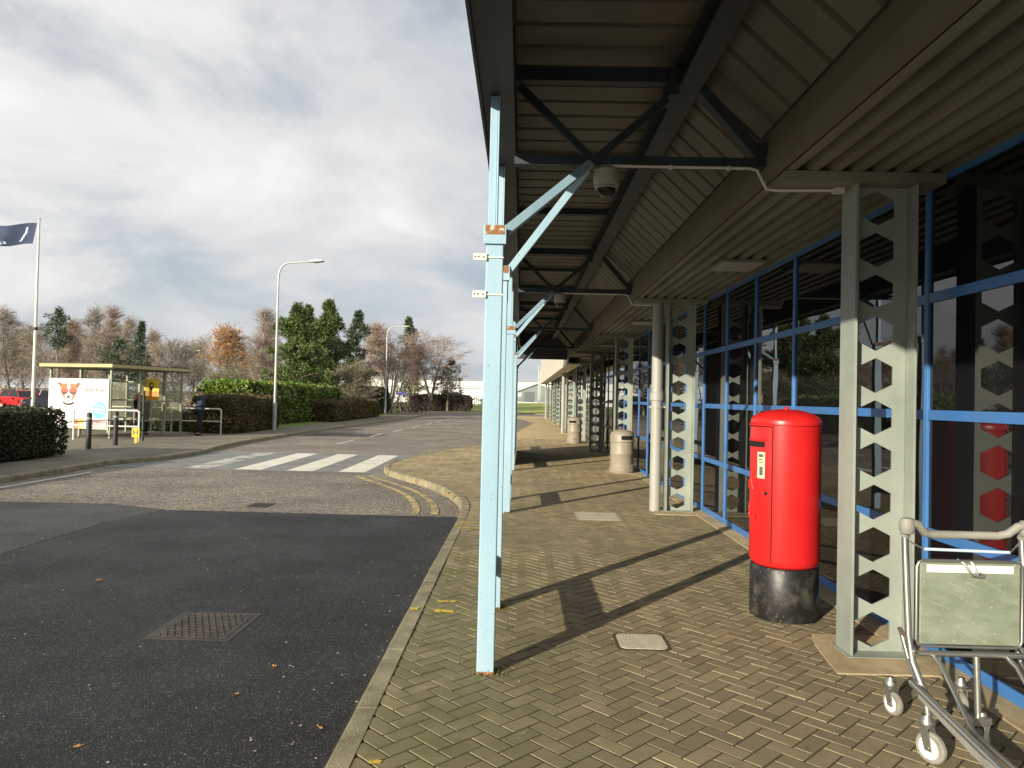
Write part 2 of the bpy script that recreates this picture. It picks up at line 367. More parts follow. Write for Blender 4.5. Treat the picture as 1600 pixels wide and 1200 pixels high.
# ------------------------------------------------------------------ mesh helpers
class MB:
    def __init__(s): s.v = []; s.f = []; s.m = []; s.sm = []
    def add(s, vs_, fs_, mi=0, smooth=False):
        o = len(s.v); s.v.extend(tuple(p) for p in vs_)
        for f in fs_: s.f.append(tuple(i + o for i in f)); s.m.append(mi); s.sm.append(smooth)
        return s
    def box(s, x0, x1, y0, y1, z0, z1, mi=0, rot=None):
        P = [(x0, y0, z0), (x1, y0, z0), (x1, y1, z0), (x0, y1, z0), (x0, y0, z1), (x1, y0, z1), (x1, y1, z1), (x0, y1, z1)]
        if rot is not None: P = [rot @ Vector(p) for p in P]
        return s.add(P, [(0, 3, 2, 1), (4, 5, 6, 7), (0, 1, 5, 4), (1, 2, 6, 5), (2, 3, 7, 6), (3, 0, 4, 7)], mi)
    def bar(s, p0, p1, w, h, up=(0, 0, 1), mi=0):
        p0, p1 = Vector(p0), Vector(p1); d = (p1 - p0).normalized(); u = Vector(up)
        if abs(d.dot(u)) > .95: u = Vector((0, 1, 0))
        a = d.cross(u).normalized() * w / 2; b = a.cross(d).normalized() * h / 2
        P = [p0 - a - b, p0 + a - b, p0 + a + b, p0 - a + b, p1 - a - b, p1 + a - b, p1 + a + b, p1 - a + b]
        return s.add(P, [(0, 1, 2, 3), (7, 6, 5, 4), (4, 5, 1, 0), (5, 6, 2, 1), (6, 7, 3, 2), (7, 4, 0, 3)], mi)
    def tube(s, pts, r, n=8, mi=0, cap=True):
        pts = [Vector(p) for p in pts]
        rs = r if isinstance(r, (list, tuple)) else [r] * len(pts)
        P = []; ref = None
        for i, p in enumerate(pts):
            d = (pts[min(i + 1, len(pts) - 1)] - pts[max(i - 1, 0)]).normalized()
            if ref is None:
                ref = Vector((0, 0, 1)) if abs(d.z) < .9 else Vector((1, 0, 0))
            a = (ref - d * ref.dot(d))
            if a.length < 1e-4: a = d.orthogonal()
            a.normalize(); b = d.cross(a); ref = a
            for k in range(n):
                t = 2 * math.pi * k / n
                P.append(p + (a * math.cos(t) + b * math.sin(t)) * rs[i])
        F = []
        for i in range(len(pts) - 1):
            for k in range(n):
                F.append((i * n + k, i * n + (k + 1) % n, (i + 1) * n + (k + 1) % n, (i + 1) * n + k))
        s.add(P, F, mi, True)
        if cap:
            s.add([P[k] for k in range(n)], [tuple(reversed(range(n)))], mi)
            s.add([P[(len(pts) - 1) * n + k] for k in range(n)], [tuple(range(n))], mi)
        return s
    def lathe(s, prof, c=(0, 0, 0), n=32, a0=0, a1=2 * math.pi, mi=0, axis='Z'):
        full = abs(a1 - a0 - 2 * math.pi) < 1e-6; P = []; c = Vector(c)
        m = n if full else n + 1
        for r, z in prof:
            for k in range(m):
                t = a0 + (a1 - a0) * k / n
                q = (r * math.cos(t), r * math.sin(t), z)
                if axis == 'X': q = (z, q[0], q[1])
                if axis == 'Y': q = (q[1], z, q[0])
                P.append(c + Vector(q))
        F = []
        for i in range(len(prof) - 1):
            for k in range(n):
                k2 = (k + 1) % m
                F.append((i * m + k, i * m + k2, (i + 1) * m + k2, (i + 1) * m + k))
        return s.add(P, F, mi, True)
    def prism(s, poly, fn, d0, d1, mi=0):
        n = len(poly); P = [fn(a, b, d0) for a, b in poly] + [fn(a, b, d1) for a, b in poly]
        F = [tuple(reversed(range(n))), tuple(range(n, 2 * n))] + [(i, (i + 1) % n, (i + 1) % n + n, i + n) for i in range(n)]
        return s.add(P, F, mi)
    def build(s, name, mats, parent=None, bevel=0, angle=40):
        if not isinstance(mats, (list, tuple)): mats = [mats]
        me = bpy.data.meshes.new(name); me.from_pydata(s.v, [], s.f)
        for x in mats: me.materials.append(x)
        me.polygons.foreach_set('material_index', s.m)
        me.polygons.foreach_set('use_smooth', s.sm)
        me.validate(); me.update()
        if any(s.sm): me.set_sharp_from_angle(angle=R(angle))
        return link(name, me, parent, bevel)

def link(name, me, parent=None, bevel=0):
    o = bpy.data.objects.new(name, me); COL.objects.link(o)
    if parent is not None: o.parent = parent
    if bevel:
        b = o.modifiers.new('bevel', 'BEVEL'); b.width = bevel; b.segments = 2; b.limit_method = 'ANGLE'; b.angle_limit = R(40)
    return o
def root(name, loc, label, cat, group=None, rz=0.0):
    o = bpy.data.objects.new(name, None); COL.objects.link(o); o.empty_display_size = .2
    o.location = loc; o.rotation_euler.z = rz
    return tag(o, label, cat, group)
def tag(o, label, cat, group=None):
    o['label'] = label; o['category'] = cat
    if group: o['group'] = group
    return o
def structure(o): o['kind'] = 'structure'; return o
def stuff(o): o['kind'] = 'stuff'; return o
KIDS = {}
def copy_tree(o, parent=None):
    c = o.copy(); COL.objects.link(c)
    if parent is not None: c.parent = parent
    for ch in list(o.children): copy_tree(ch, c)
    return c
def mesh_np(name, V, F4, mats, parent=None, idx=None):
    """V (n,3), F4 (m,k) faces of k corners, quickly."""
    me = bpy.data.meshes.new(name); V = np.asarray(V, dtype=np.float32); F4 = np.asarray(F4, dtype=np.int32)
    m, k = F4.shape
    me.vertices.add(len(V)); me.vertices.foreach_set('co', V.ravel())
    me.loops.add(m * k); me.loops.foreach_set('vertex_index', F4.ravel())
    me.polygons.add(m); me.polygons.foreach_set('loop_start', np.arange(m, dtype=np.int32) * k)
    if not isinstance(mats, (list, tuple)): mats = [mats]
    for x in mats: me.materials.append(x)
    if idx is not None: me.polygons.foreach_set('material_index', np.asarray(idx, dtype=np.int32))
    me.polygons.foreach_set('use_smooth', np.zeros(m, dtype=bool))
    me.update(calc_edges=True)
    return link(name, me, parent)
def text_obj(body, size, mtl, parent, M4, extrude=0.002, name='lettering', align='CENTER', spacing=1.0):
    c = bpy.data.curves.new('tmp_text', 'FONT'); c.body = body; c.size = size; c.extrude = extrude
    c.align_x = align; c.align_y = 'CENTER'; c.resolution_u = 3; c.space_character = spacing
    t = bpy.data.objects.new('tmp_text', c); COL.objects.link(t)
    dg = bpy.context.evaluated_depsgraph_get(); dg.update()
    me = bpy.data.meshes.new_from_object(t.evaluated_get(dg))
    bpy.data.objects.remove(t); bpy.data.curves.remove(c)
    me.materials.clear(); me.materials.append(mtl); me.transform(M4); me.name = name
    return link(name, me, parent)
def XZ(x, y, z):   # text lying in a plane that faces -Y
    return Matrix.Translation((x, y, z)) @ Matrix.Rotation(R(90), 4, 'X')

# ------------------------------------------------------------------ ground, road, pavements
RZ = -0.12
def sheet(name, poly, z, m, kind='structure'):
    o = MB().add([(x, y, z) for x, y in poly], [tuple(range(len(poly)))]).build(name, m)
    o['kind'] = kind; return o
def densify(pts, step=.5):
    """Catmull-Rom through the points."""
    out = []
    P = [Vector(p) for p in pts]
    for i in range(len(P) - 1):
        p0, p1, p2, p3 = P[max(i - 1, 0)], P[i], P[i + 1], P[min(i + 2, len(P) - 1)]
        n = max(1, int((p2 - p1).length / step))
        for k in range(n):
            t = k / n
            out.append(.5 * ((2 * p1) + (p2 - p0) * t + (2 * p0 - 5 * p1 + 4 * p2 - p3) * t * t + (3 * p1 - p0 - 3 * p2 + p3) * t ** 3))
    out.append(P[-1]); return [(p.x, p.y) for p in out]
def strip(pts, w0, w1, z, fn_z=None):
    """left/right offset polyline of a 2-D path -> quads"""
    P = [Vector(p) for p in pts]; A = []; B = []
    for i, p in enumerate(P):
        d = (P[min(i + 1, len(P) - 1)] - P[max(i - 1, 0)]).normalized(); n = Vector((d.y, -d.x))
        A.append(p + n * w0); B.append(p + n * w1)
    return A, B

sheet('ground', [(-1500, -60), (1500, -60), (1500, 2500), (-1500, 2500)], -0.22, MT['rough_grass'])
sheet('road', [(-9.5, -30), (2.6, -30), (2.6, 27), (2.6, 84), (-70, 84), (-70, 71), (-9.5, 71)], RZ, MT['road'])
KERB = densify([(-.86, -6), (-.86, 0), (-.86, 4), (-.86, 8), (-.86, 10.6), (-1.0, 12.0), (-1.45, 13.5), (-2.1, 14.8), (-2.75, 15.9),
                (-3.15, 17.0), (-3.25, 18.4), (-3.05, 19.6), (-2.75, 21.2), (-2.3, 23.4), (-1.5, 26), (-.9, 29), (-.5, 33), (0.0, 40),
                (.55, 47), (.8, 52), (0.45, 58), (-.3, 64), (-1.2, 68)], .35)
def kx(y):
    for (x0, y0), (x1, y1) in zip(KERB, KERB[1:]):
        if y0 <= y <= y1: return x0 + (x1 - x0) * (y - y0) / max(y1 - y0, 1e-6)
    return KERB[0][0] if y < KERB[0][1] else KERB[-1][0]
# new tarmac patch, worn grey patch beside it with sheen painted in as lighter colour, crossing table
patch_edge = [(kx(y) - .004, y) for y in np.arange(-5.5, 10.9, .6)]
sheet('new_asphalt', [(-5.45, -5.5)] + patch_edge + [(kx(10.85), 10.85), (-5.2, 10.85), (-5.45, 9.8)], RZ + .004, MT['newroad'])
sheet('worn_sheen_asphalt', [(-9.45, -5.5), (-5.47, -5.5), (-5.47, 9.75), (-5.22, 10.87), (-6.3, 11.3), (-9.45, 11.2)], RZ + .004, MT['greyroad'])
sheet('crossing_table', [(-9.45, 16.55), (-2.98, 16.55), (-3.22, 17.6), (-3.2, 19.0), (-2.9, 20.6), (-2.62, 22.0), (-9.45, 22.0)], RZ + .004, MT['cross'])
for k in range(4):
    x = -3.82 - 1.19 * k
    rr = random.Random(k); b = MB()
    b.add([(x - .3, 16.7 + rr.uniform(-.03, .03), RZ + .008), (x + .3, 16.7 + rr.uniform(-.03, .03), RZ + .008), (x + .3 - .04, 21.6, RZ + .008), (x - .3 - .04, 21.6, RZ + .008)], [(0, 1, 2, 3)])
    structure(b.build('crossing_stripe', MT['white'] if k < 3 else mat('road_white_worn', (0.5, 0.48, 0.42), (0.2, 0.2, 0.19), 2.2, rough=.75, lo=.42, hi=.6)))
# asphalt repair darker band and yellow lines
ykerb = [p for p in KERB if 10.9 < p[1] < 16.5]
for off in (.33, .62):
    A, B = strip(ykerb, -off - .11, -off, 0); b = MB()
    n = len(A); b.add([(p.x, p.y, RZ + .008) for p in A] + [(p.x, p.y, RZ + .008) for p in B], [(i, i + 1, n + i + 1, n + i) for i in range(n - 1)])
    structure(b.build('yellow_line', MT['yellow']))
b = MB()
for x in (-5.2, -4.25, -3.35, -2.4, -1.5, -.6):
    b.box(x - .3, x + .3, 41.9, 42.1, RZ + .003, RZ + .008)
structure(b.build('yellow_dashes', MT['yellow']))
b = MB()
for y in range(26, 66, 5):
    b.box(-6.5 + .028 * (y - 26), -6.43 + .028 * (y - 26), y, y + 2.6, RZ + .003, RZ + .008)
b.box(-9.1, -9.02, 6, 15.5, RZ + .003, RZ + .008)
structure(b.build('lane_marking', MT['white']))
sheet('road_patch', [(-9.3, 30.5), (-6.2, 31), (-5.8, 33.2), (-9.2, 33)], RZ + .004, MT['greyroad'])

# pavement under the canopy: herringbone block paving laid at 45 degrees
def herringbone():
    rr = random.Random(3); w = .1; g = .0085; bev = .003; V = []; F = []; tone = []
    c = math.sqrt(.5)
    def inside(x, y):
        return -1.2 < y < 68 and x < 2.72 and x > kx(y) + .09
    rng_ = range(-40, 560)
    def brick(px, py, lx, ly):
        cx, cy = (px + lx / 2) * w, (py + ly / 2) * w
        X, Y = (cx - cy) * c, (cx + cy) * c - 1.0
        if not inside(X, Y): return
        gg = g if Y < 8 else .005; hx, hy = lx * w / 2 - gg / 2, ly * w / 2 - gg / 2
        dz = rr.uniform(-.0015, .0015) + .0015 * math.sin(X * 2.3 + 1) * math.sin(Y * 1.1); tx, ty = rr.gauss(0, .007), rr.gauss(0, .007); t = rr.random()
        n0 = len(V)
        for (sx, sy, inn) in ((-1, -1, 0), (1, -1, 0), (1, 1, 0), (-1, 1, 0), (-1, -1, bev), (1, -1, bev), (1, 1, bev), (-1, 1, bev)):
            qx, qy = cx + sx * (hx - inn), cy + sy * (hy - inn)
            z = (dz + tx * sx * hx + ty * sy * hy) if inn else (-.003 if Y < 8 else -.0006)
            V.append(((qx - qy) * c, (qx + qy) * c - 1.0, z))
        for f in ((4, 5, 6, 7), (0, 1, 5, 4), (1, 2, 6, 5), (2, 3, 7, 6), (3, 0, 4, 7)):
            F.append(tuple(n0 + i for i in f)); tone.append(t)
    ymax = int((68 + 1) / w / c) + 60
    for i in range(-60, ymax):
        for j in range(-60, ymax):
            X = (i - j) * w * c; Y = (i + j) * w * c - 1
            if X < -3.6 or X > 3 or Y < -1.6 or Y > 30: continue
            m = (i - j) % 4
            if m == 0: brick(i, j, 2, 1)
            elif m == 3: brick(i, j, 1, 2)
    o = mesh_np('pavement', V, F, MT['paver'])
    at = o.data.attributes.new('tone', 'FLOAT', 'FACE'); at.data.foreach_set('value', np.asarray(tone, dtype=np.float32))
    return structure(o)
herringbone()
edge = [(kx(y) + .02, y) for y in np.arange(-5.9, 68, .5)]
sheet('pavement_bed', [(2.9, 68)] + edge[::-1] + [(2.9, -5.9)], -.0048, MT['joint'])
edge2 = [(kx(y) + .1, y) for y in np.arange(29.8, 68, .5)]
sheet('far_pavement', edge2 + [(2.72, 68), (2.72, 29.8)], -.001, mat('far_paving', (0.54, 0.41, 0.21), (0.42, 0.32, 0.165), 1.1, rough=.85, bump=.3, bscale=40))  # sandy far paving, its pale colour includes the sunlit glare
# kerb stones with joints
def kerb_mesh(path, w, ztop, name, side=1, length=.9):
    """individual stones about `length` long, tiny gaps, rounded road edge"""
    P = [Vector(p) for p in path]; b = MB()
    acc = [0]
    for i in range(1, len(P)): acc.append(acc[-1] + (P[i] - P[i - 1]).length)
    def at(s):
        for i in range(1, len(P)):
            if acc[i] >= s:
                t = (s - acc[i - 1]) / (acc[i] - acc[i - 1]); d = (P[i] - P[i - 1]).normalized(); return P[i - 1].lerp(P[i], t), d
        return P[-1], (P[-1] - P[-2]).normalized()
    s = 0; rr = random.Random(9)
    while s < acc[-1] - .1:
        e_ = min(s + length - .008, acc[-1]); rings = []; dz = rr.uniform(-.003, .003); k = max(1, int((e_ - s) / .3))
        for q in range(k + 1):
            p, d = at(s + (e_ - s) * q / k); n = Vector((d.y, -d.x)) * side
            rings.append([(*(p), RZ - .05), (*(p + n * .012), ztop - .025 + dz), (*(p + n * .035), ztop + dz), (*(p + n * w), ztop + dz), (*(p + n * w), -.15)])
        V = [v for r_ in rings for v in r_]; F = []
        for q in range(k):
            for j in range(4): F.append((q * 5 + j, q * 5 + j + 1, (q + 1) * 5 + j + 1, (q + 1) * 5 + j))
        F.append((0, 1, 2, 3, 4)); F.append(tuple(k * 5 + j for j in (4, 3, 2, 1, 0)))
        b.add(V, F); s += length
    return structure(b.build(name, MT['kerb']))
kerb_mesh(KERB, .135, .006, 'kerb')
LK = densify([(-9.4, -6), (-9.45, 13), (-9.5, 17), (-9.0, 18.2), (-8.9, 20.5), (-9.2, 22.5), (-9.45, 26), (-9.4, 34), (-9.0, 47), (-8.7, 60), (-8.9, 68), (-10.2, 71.2), (-13, 72)], .6)
kerb_mesh(LK, .13, .0, 'far_kerb', side=-1, length=.91)
def lkx(y):
    for (x0, y0), (x1, y1) in zip(LK, LK[1:]):
        if y0 <= y <= y1 and y1 > y0: return x0 + (x1 - x0) * (y - y0) / (y1 - y0)
    return -9.4
sheet('footway', [(lkx(y) - .12, y) for y in np.arange(-5.5, 70.5, .7)] + [(-11.2, 70.5), (-11.0, 31), (-12.3, 29.3), (-19, 29), (-19, 17.7), (-11.2, 17.4), (-11.2, -5.5)], -.004, MT['flag'])
sheet('verge', [(-10.95, 31), (-11.15, 71.5), (-60, 71.5), (-60, -10), (-11.25, -10), (-11.25, 17.3), (-19.1, 17.6), (-19.1, 29.1), (-12.3, 29.4)], -.008, MT['grass'])
sheet('car_park', [(-75, 36), (-24, 36), (-24, 52), (-29, 70), (-75, 70)], 0.0, MT['greyroad'])
# far grass bank with footway strip in front
b = MB(); NX, NY = 60, 12
for j in range(NY + 1):
    for i in range(NX + 1):
        x = -70 + 150 * i / NX; y = 87.4 + 60 * j / NY
        z = RZ + .05 + 1.0 * min(1, j / 6) ** 1.2 * (1 / (1 + math.exp(-(x + 12) / 5))) * .9 + .06 * math.sin(x * .9 + y)
        b.v.append((x, y, z))
for j in range(NY):
    for i in range(NX):
        a = j * (NX + 1) + i; b.f.append((a, a + 1, a + NX + 2, a + NX + 1)); b.m.append(0); b.sm.append(True)
structure(b.build('grass_bank', mat('bank_turf', (0.26, 0.32, 0.055), (0.32, 0.33, 0.09), 0.5, rough=.95, bump=1, bscale=15)))
sheet('far_path', [(-70, 84), (70, 84), (70, 87.5), (-70, 87.5)], RZ + .02, mat('pale_path', (.5, .4, .25), (.4, .32, .2), 1, rough=.9))
sheet('side_road', [(2.62, 69), (60, 69), (60, 84), (2.62, 84)], RZ + .001, MT['road'])
b = MB(); b.box(-4.0, 60, 83.4, 83.6, RZ - .05, .0); structure(b.build('end_kerb', MT['kerb']))
b = MB()
b.box(-1.2, 60, 68.2, 68.4, RZ - .05, .0); structure(b.build('corner_kerb', MT['kerb']))
sheet('yard', [(2.9, 66.3), (60, 66.3), (60, 68.1), (2.9, 68.1)], -.01, MT['concrete'])

# ------------------------------------------------------------------ the terminal building
GX = 2.80                       # glazing line
BAY = 6.2; Y0 = 5.0
bld = root('terminal_building', (2.8, 30, 0), 'long low terminal building with blue window frames, hexagon-holed columns and deep ribbed soffit', 'building')
def bp(o):     # child given in world coordinates
    o.matrix_parent_inverse = Matrix.Translation(-Vector(o.parent.location)); return o
def part(b, name, m, par=None, bevel=0, **kw):
    o = b.build(name, m, par or bld, bevel, **kw)
    if (par or bld) is bld: bp(o)
    return o
YE0, YE1 = -8.0, 66.0
# ribbed soffit (ribs run along the building)
b = MB(); x = 1.715; pr = []
while x < 2.84:
    pr += [(x, 3.20), (x + .068, 3.20), (x + .078, 3.252), (x + .137, 3.252)]; x += .147
n = len(pr)
for (ya, yb) in ((YE0, YE1),):
    b.add([(a, ya, z) for a, z in pr] + [(a, yb, z) for a, z in pr], [(i, i + 1, n + i + 1, n + i) for i in range(n - 1)])
part(b, 'soffit', MT['soffit'])
b = MB(); b.box(1.735, 14, YE0, YE1, 3.27, 5.0); part(b, 'upper_wall', MT['cladding'])
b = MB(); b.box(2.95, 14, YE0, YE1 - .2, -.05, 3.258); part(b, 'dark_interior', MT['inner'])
b = MB(); b.box(1.72, 2.95, YE0, YE1, 4.6, 5.2); part(b, 'parapet', MT['cladding'], bevel=.01)
b = MB(); b.prism([(1.655, 3.204), (1.708, 3.204), (1.708, 3.53), (1.682, 3.53), (1.655, 3.34)], lambda a, z, d: (a, d, z), YE0, 27.2); part(b, 'eaves_beam', MT['beam'])
b = MB(); b.box(1.68, 1.73, 27.25, YE1, 3.0, 4.55); b.box(1.65, 1.675, 27.25, YE1, 2.94, 3.06); b.box(1.68, 2.2, 27.25, YE1, 2.95, 2.995); part(b, 'fascia', MT['cladding'])
b = MB(); b.box(2.9, 14, YE1, YE1 + .15, -.05, 3.3); part(b, 'end_wall', MT['cladding'])
b = MB(); b.box(2.60, 2.92, YE0, YE1, -.02, .010); part(b, 'sill_strip', MT['concrete'])
b = MB(); b.box(2.775, 2.94, YE0, YE1, 3.165, 3.25); part(b, 'window_head', MT['blue'])
# castellated columns
def column_mesh():
    b = MB(); xw0, xw1 = 2.215, 2.585; xc = 2.385; a = .118; h = .116; s = .060; P = .284; t = .006
    zz = .0; top = 3.20
    f = lambda x, z, d: (x, d, z)
    zc = .012
    b.prism([(xw0, 0), (xw1, 0), (xw1, zc), (xw0, zc)], f, -t, t)
    z = zc
    while z + P < top - .02:
        c = z + P / 2
        b.prism([(xw0, z), (xc, z), (xc, c - a), (xc - h, c - s), (xc - h, c + s), (xc, c + a), (xc, z + P), (xw0, z + P)], f, -t, t)
        b.prism([(xw1, z + P), (xc, z + P), (xc, c + a), (xc + h, c + s), (xc + h, c - s), (xc, c - a), (xc, z), (xw1, z)], f, -t, t)
        z += P
    b.prism([(xw0, z), (xw1, z), (xw1, top), (xw0, top)], f, -t, t)
    b.box(2.195, 2.213, -.11, .11, 0, top)
    b.box(2.587, 2.605, -.11, .11, 0, top)
    b.box(2.17, 2.63, -.14, .14, 0.0, .0125)
    b.box(2.21, 2.60, -.10, .10, top + .002, top + .004)
    return b
proto = None
for k in range(-1, 10):
    y = Y0 + BAY * k
    if proto is None:
        proto = part(column_mesh(), 'column', MT['colpaint'], bevel=0)
        o = proto
    else:
        o = proto.copy(); COL.objects.link(o)
    o.location.y = y
    b = MB(); b.box(1.712, 2.77, y - .14, y + .14, 3.13, 3.198); part(b, 'soffit_plate', MT['soffit'])
    b = MB(); b.prism([(1.98, y - .42), (2.60, y - .42), (2.60, y + .34), (2.12, y + .34), (2.05, y + .1)], lambda a, c, d: (a, c, d), -.02, .0085); part(b, 'base_pad', MT['concrete'])
    b = MB(); b.box(2.12, 2.62, y + 2.9, y + 3.5, 3.175, 3.199); b.box(2.15, 2.59, y + 2.93, y + 3.47, 3.165, 3.173, mi=1)
    part(b, 'soffit_light', [MT['soffit'], flat('diffuser', (.42, .41, .36))])
# windows: five glazed strips a bay, each with its frame and its glass
def window_meshes():
    fr = MB(); gl = MB(); W_ = 1.24; f = .05; x0, x1 = GX - .024, GX + .03
    zs = [.03, .8, 1.6, 2.4, 3.166]
    fr.box(x0, x1, -.0, f / 2, .012, 3.163); fr.box(x0, x1, W_ - f / 2, W_, .012, 3.163)
    for i, z in enumerate(zs[:-1]):
        lo, hi = (.012, .085) if i == 0 else (z - .034, z + .034)
        fr.box(x0 + .004, x1, f / 2, W_ - f / 2, lo, hi)
    for i in range(4):
        lo = (.085 if i == 0 else zs[i] + .034); hi = zs[i + 1] - (.034 if i < 3 else .0)
        gl.box(GX - .004, GX + .004, f / 2, W_ - f / 2, lo, hi)
    return fr, gl
fr, gl = window_meshes(); wp = None; wdark = None
for k in range(-6, 49):
    y = Y0 + .1 + 1.24 * k
    if wp is None:
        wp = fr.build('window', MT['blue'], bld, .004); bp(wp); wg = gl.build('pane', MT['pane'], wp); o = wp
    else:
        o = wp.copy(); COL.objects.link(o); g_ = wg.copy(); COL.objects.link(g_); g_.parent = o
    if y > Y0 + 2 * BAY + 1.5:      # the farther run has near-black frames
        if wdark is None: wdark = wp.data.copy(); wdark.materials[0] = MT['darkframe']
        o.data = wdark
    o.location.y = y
# drainpipes with brackets
for y in (Y0 + BAY - .02, Y0 + BAY * 5 + .1, Y0 + BAY * 9):
    b = MB(); b.tube([(2.05, y, .0), (2.05, y, 3.2)], .082, 20); b.lathe([(.086, 1.66), (.099, 1.665), (.099, 1.78), (.086, 1.785)], (2.05, y, 0), 20)
    p = part(b, 'drainpipe', MT['pipe'])
    for z in (1.55, 2.9):
        b = MB(); b.lathe([(.084, z), (.094, z), (.094, z + .03), (.084, z + .03)], (2.05, y, 0), 20); b.box(2.135, 2.19, y - .02, y + .02, z, z + .03); b.box(1.935, 1.965, y - .02, y + .02, z, z + .03)
        b.build('bracket', MT['pipe'], p)

# ------------------------------------------------------------------ the canopy
can = root('canopy', (-.2, 10, 0), 'dark steel canopy on pale blue posts along the front of the terminal building', 'canopy')
def cp(b, name, m, par=None, bevel=0):
    o = b.build(name, m, par or can, bevel)
    if (par or can) is can: bp(o)
    return o
CY0, CY1 = -7.5, 27.0
T0 = 5.15                       # first truss seen
RX, RZT = 1.12, 4.02            # ridge line
def ribbed(y0, y1, pa, pb, dep):
    """trapezoid sheet spanning pa->pb (x,z), profile along y, narrow grooves pressed upwards"""
    b = MB(); ys = []; y = y0
    while y < y1:
        ys += [(y, 0), (y + .245, 0), (y + .258, dep), (y + .292, dep), (y + .305, 0)]; y += .305
    n = len(ys); d = Vector((pb[0] - pa[0], pb[1] - pa[1])).normalized(); nn = (-d.y, d.x)
    if nn[1] < 0: nn = (d.y, -d.x)
    b.add([(pa[0] + nn[0] * h, yy, pa[1] + nn[1] * h) for yy, h in ys] + [(pb[0] + nn[0] * h, yy, pb[1] + nn[1] * h) for yy, h in ys],
          [(i, i + 1, n + i + 1, n + i) for i in range(n - 1)])
    return b
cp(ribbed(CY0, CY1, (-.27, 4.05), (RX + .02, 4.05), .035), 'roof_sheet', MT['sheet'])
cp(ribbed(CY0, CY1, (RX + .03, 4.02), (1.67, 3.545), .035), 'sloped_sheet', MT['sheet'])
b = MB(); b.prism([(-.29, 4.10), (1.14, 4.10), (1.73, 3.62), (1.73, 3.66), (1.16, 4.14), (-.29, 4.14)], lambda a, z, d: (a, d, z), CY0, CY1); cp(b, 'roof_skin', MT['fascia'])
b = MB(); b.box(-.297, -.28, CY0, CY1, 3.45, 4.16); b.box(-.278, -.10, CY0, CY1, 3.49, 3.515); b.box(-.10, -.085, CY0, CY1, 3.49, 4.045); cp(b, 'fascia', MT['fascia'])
# ridge beam: I section under the sheet
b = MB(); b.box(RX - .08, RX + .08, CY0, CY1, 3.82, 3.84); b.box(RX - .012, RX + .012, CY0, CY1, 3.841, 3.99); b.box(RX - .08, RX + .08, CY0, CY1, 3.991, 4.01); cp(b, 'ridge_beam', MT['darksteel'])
NODE = (.47, 3.315)
def truss(y):
    b = MB()
    b.box(-.085, 1.65, y - .035, y + .035, 3.29, 3.36)             # bottom chord
    b.box(-.085, RX - .09, y - .04, y + .04, 3.88, 3.97)              # top chord
    b.bar((-.06, y, 3.85), (NODE[0] - .02, y, 3.345), .05, .05, (0, 1, 0))
    b.bar((NODE[0] + .02, y, 3.345), (RX - .06, y, 3.85), .05, .05, (0, 1, 0))
    b.bar((RX + .06, y, 3.88), (1.63, y, 3.37), .07, .10, (0, 1, 0))
    b.box(1.615, 1.652, y - .08, y + .08, 3.285, 3.46)
    return b
def post(y, k):
    """a pair of legs astride the truss, tied low down by a plate, with caps, thin upper legs and knee braces"""
    p = bpy.data.objects.new('post', None); COL.objects.link(p); p.parent = can; p.location = (-.18, y, 0)
    p.matrix_parent_inverse = Matrix.Translation(-Vector(can.location))
    for s in (-1, 1):
        dy = .68 * s
        b = MB(); b.box(-.052, .052, dy - .05, dy + .05, 0.0, 2.64)
        lg = b.build('leg', MT['postpaint'], p, .006)
        b = MB(); b.box(-.0535, .0535, dy - .0515, dy + .0515, -.004, .014); b.build('rust_foot', MT['rust'], lg)
        b = MB(); b.box(-.068, .068, dy - .066, dy + .066, 2.655, 2.675); b.box(-.06, .06, dy - .058, dy + .058, 2.58, 2.654); b.box(-.068, .068, dy - .067, dy - .060, 2.575, 2.69)
        c_ = b.build('post_cap', [MT['postpaint']], p, .003)
        b = MB(); b.box(-.058, .058, dy - .0665 - .003, dy - .0675, 2.632, 2.688); b.build('rust_mark', MT['rust'], c_)
        b = MB(); b.box(-.045, .0, dy - .03, dy + .03, 2.676, 3.487); b.box(.002, .012, dy - .045, dy + .045, 2.676, 3.487); b.build('upper_leg', MT['postpaint'], p, .003)
        b = MB(); b.bar((.06, dy, 2.66), (NODE[0] + .18 - .03,   .05 * s, 3.29), .055, .055, (0, 1, 0)); b.build('knee_brace', MT['postpaint'], p, .003)
    b = MB(); b.box(-.012, .012, -.629, .629, .27, .42); b.build('tie_plate', MT['postpaint'], p)
    if k == 0:
        for z in (2.475, 2.25):
            b = MB(); b.box(-.128, -.046, -.745, -.736, z, z + .042); b.box(-.055, .055, -.737, -.731, z + .016, z + .024)
            br = b.build('sign_bracket', MT['whitepaint'], p)
            b = MB()
            for xx in (-.115, -.095, -.065): b.lathe([(.0001, -.747), (.005, -.747), (.005, -.744)], (xx, 0, z + .021), 8, axis='Y')
            b.build('bolt', MT['black'], br)
    return p
for k in range(-1, 4):
    y = T0 + BAY * k
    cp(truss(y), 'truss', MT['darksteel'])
    if k >= 0: post(y, k)
    for yy in (y + 2.05, y + 4.1):
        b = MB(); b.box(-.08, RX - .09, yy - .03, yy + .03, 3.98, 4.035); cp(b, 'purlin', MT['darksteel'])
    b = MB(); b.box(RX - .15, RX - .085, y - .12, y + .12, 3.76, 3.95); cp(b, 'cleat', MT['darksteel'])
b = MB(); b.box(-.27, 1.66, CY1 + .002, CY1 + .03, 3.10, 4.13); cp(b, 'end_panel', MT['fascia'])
y = T0 + 2 * BAY + .75; b = MB(); b.box(-.20, -.165, y, y + 4.7, .04, 3.45)
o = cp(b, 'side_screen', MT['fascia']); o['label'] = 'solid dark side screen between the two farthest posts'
b = MB(); b.box(-.307, -.299, 3.9, 4.2, 3.53, 3.75); cp(b, 'sign_plate', MT['whitepaint'])
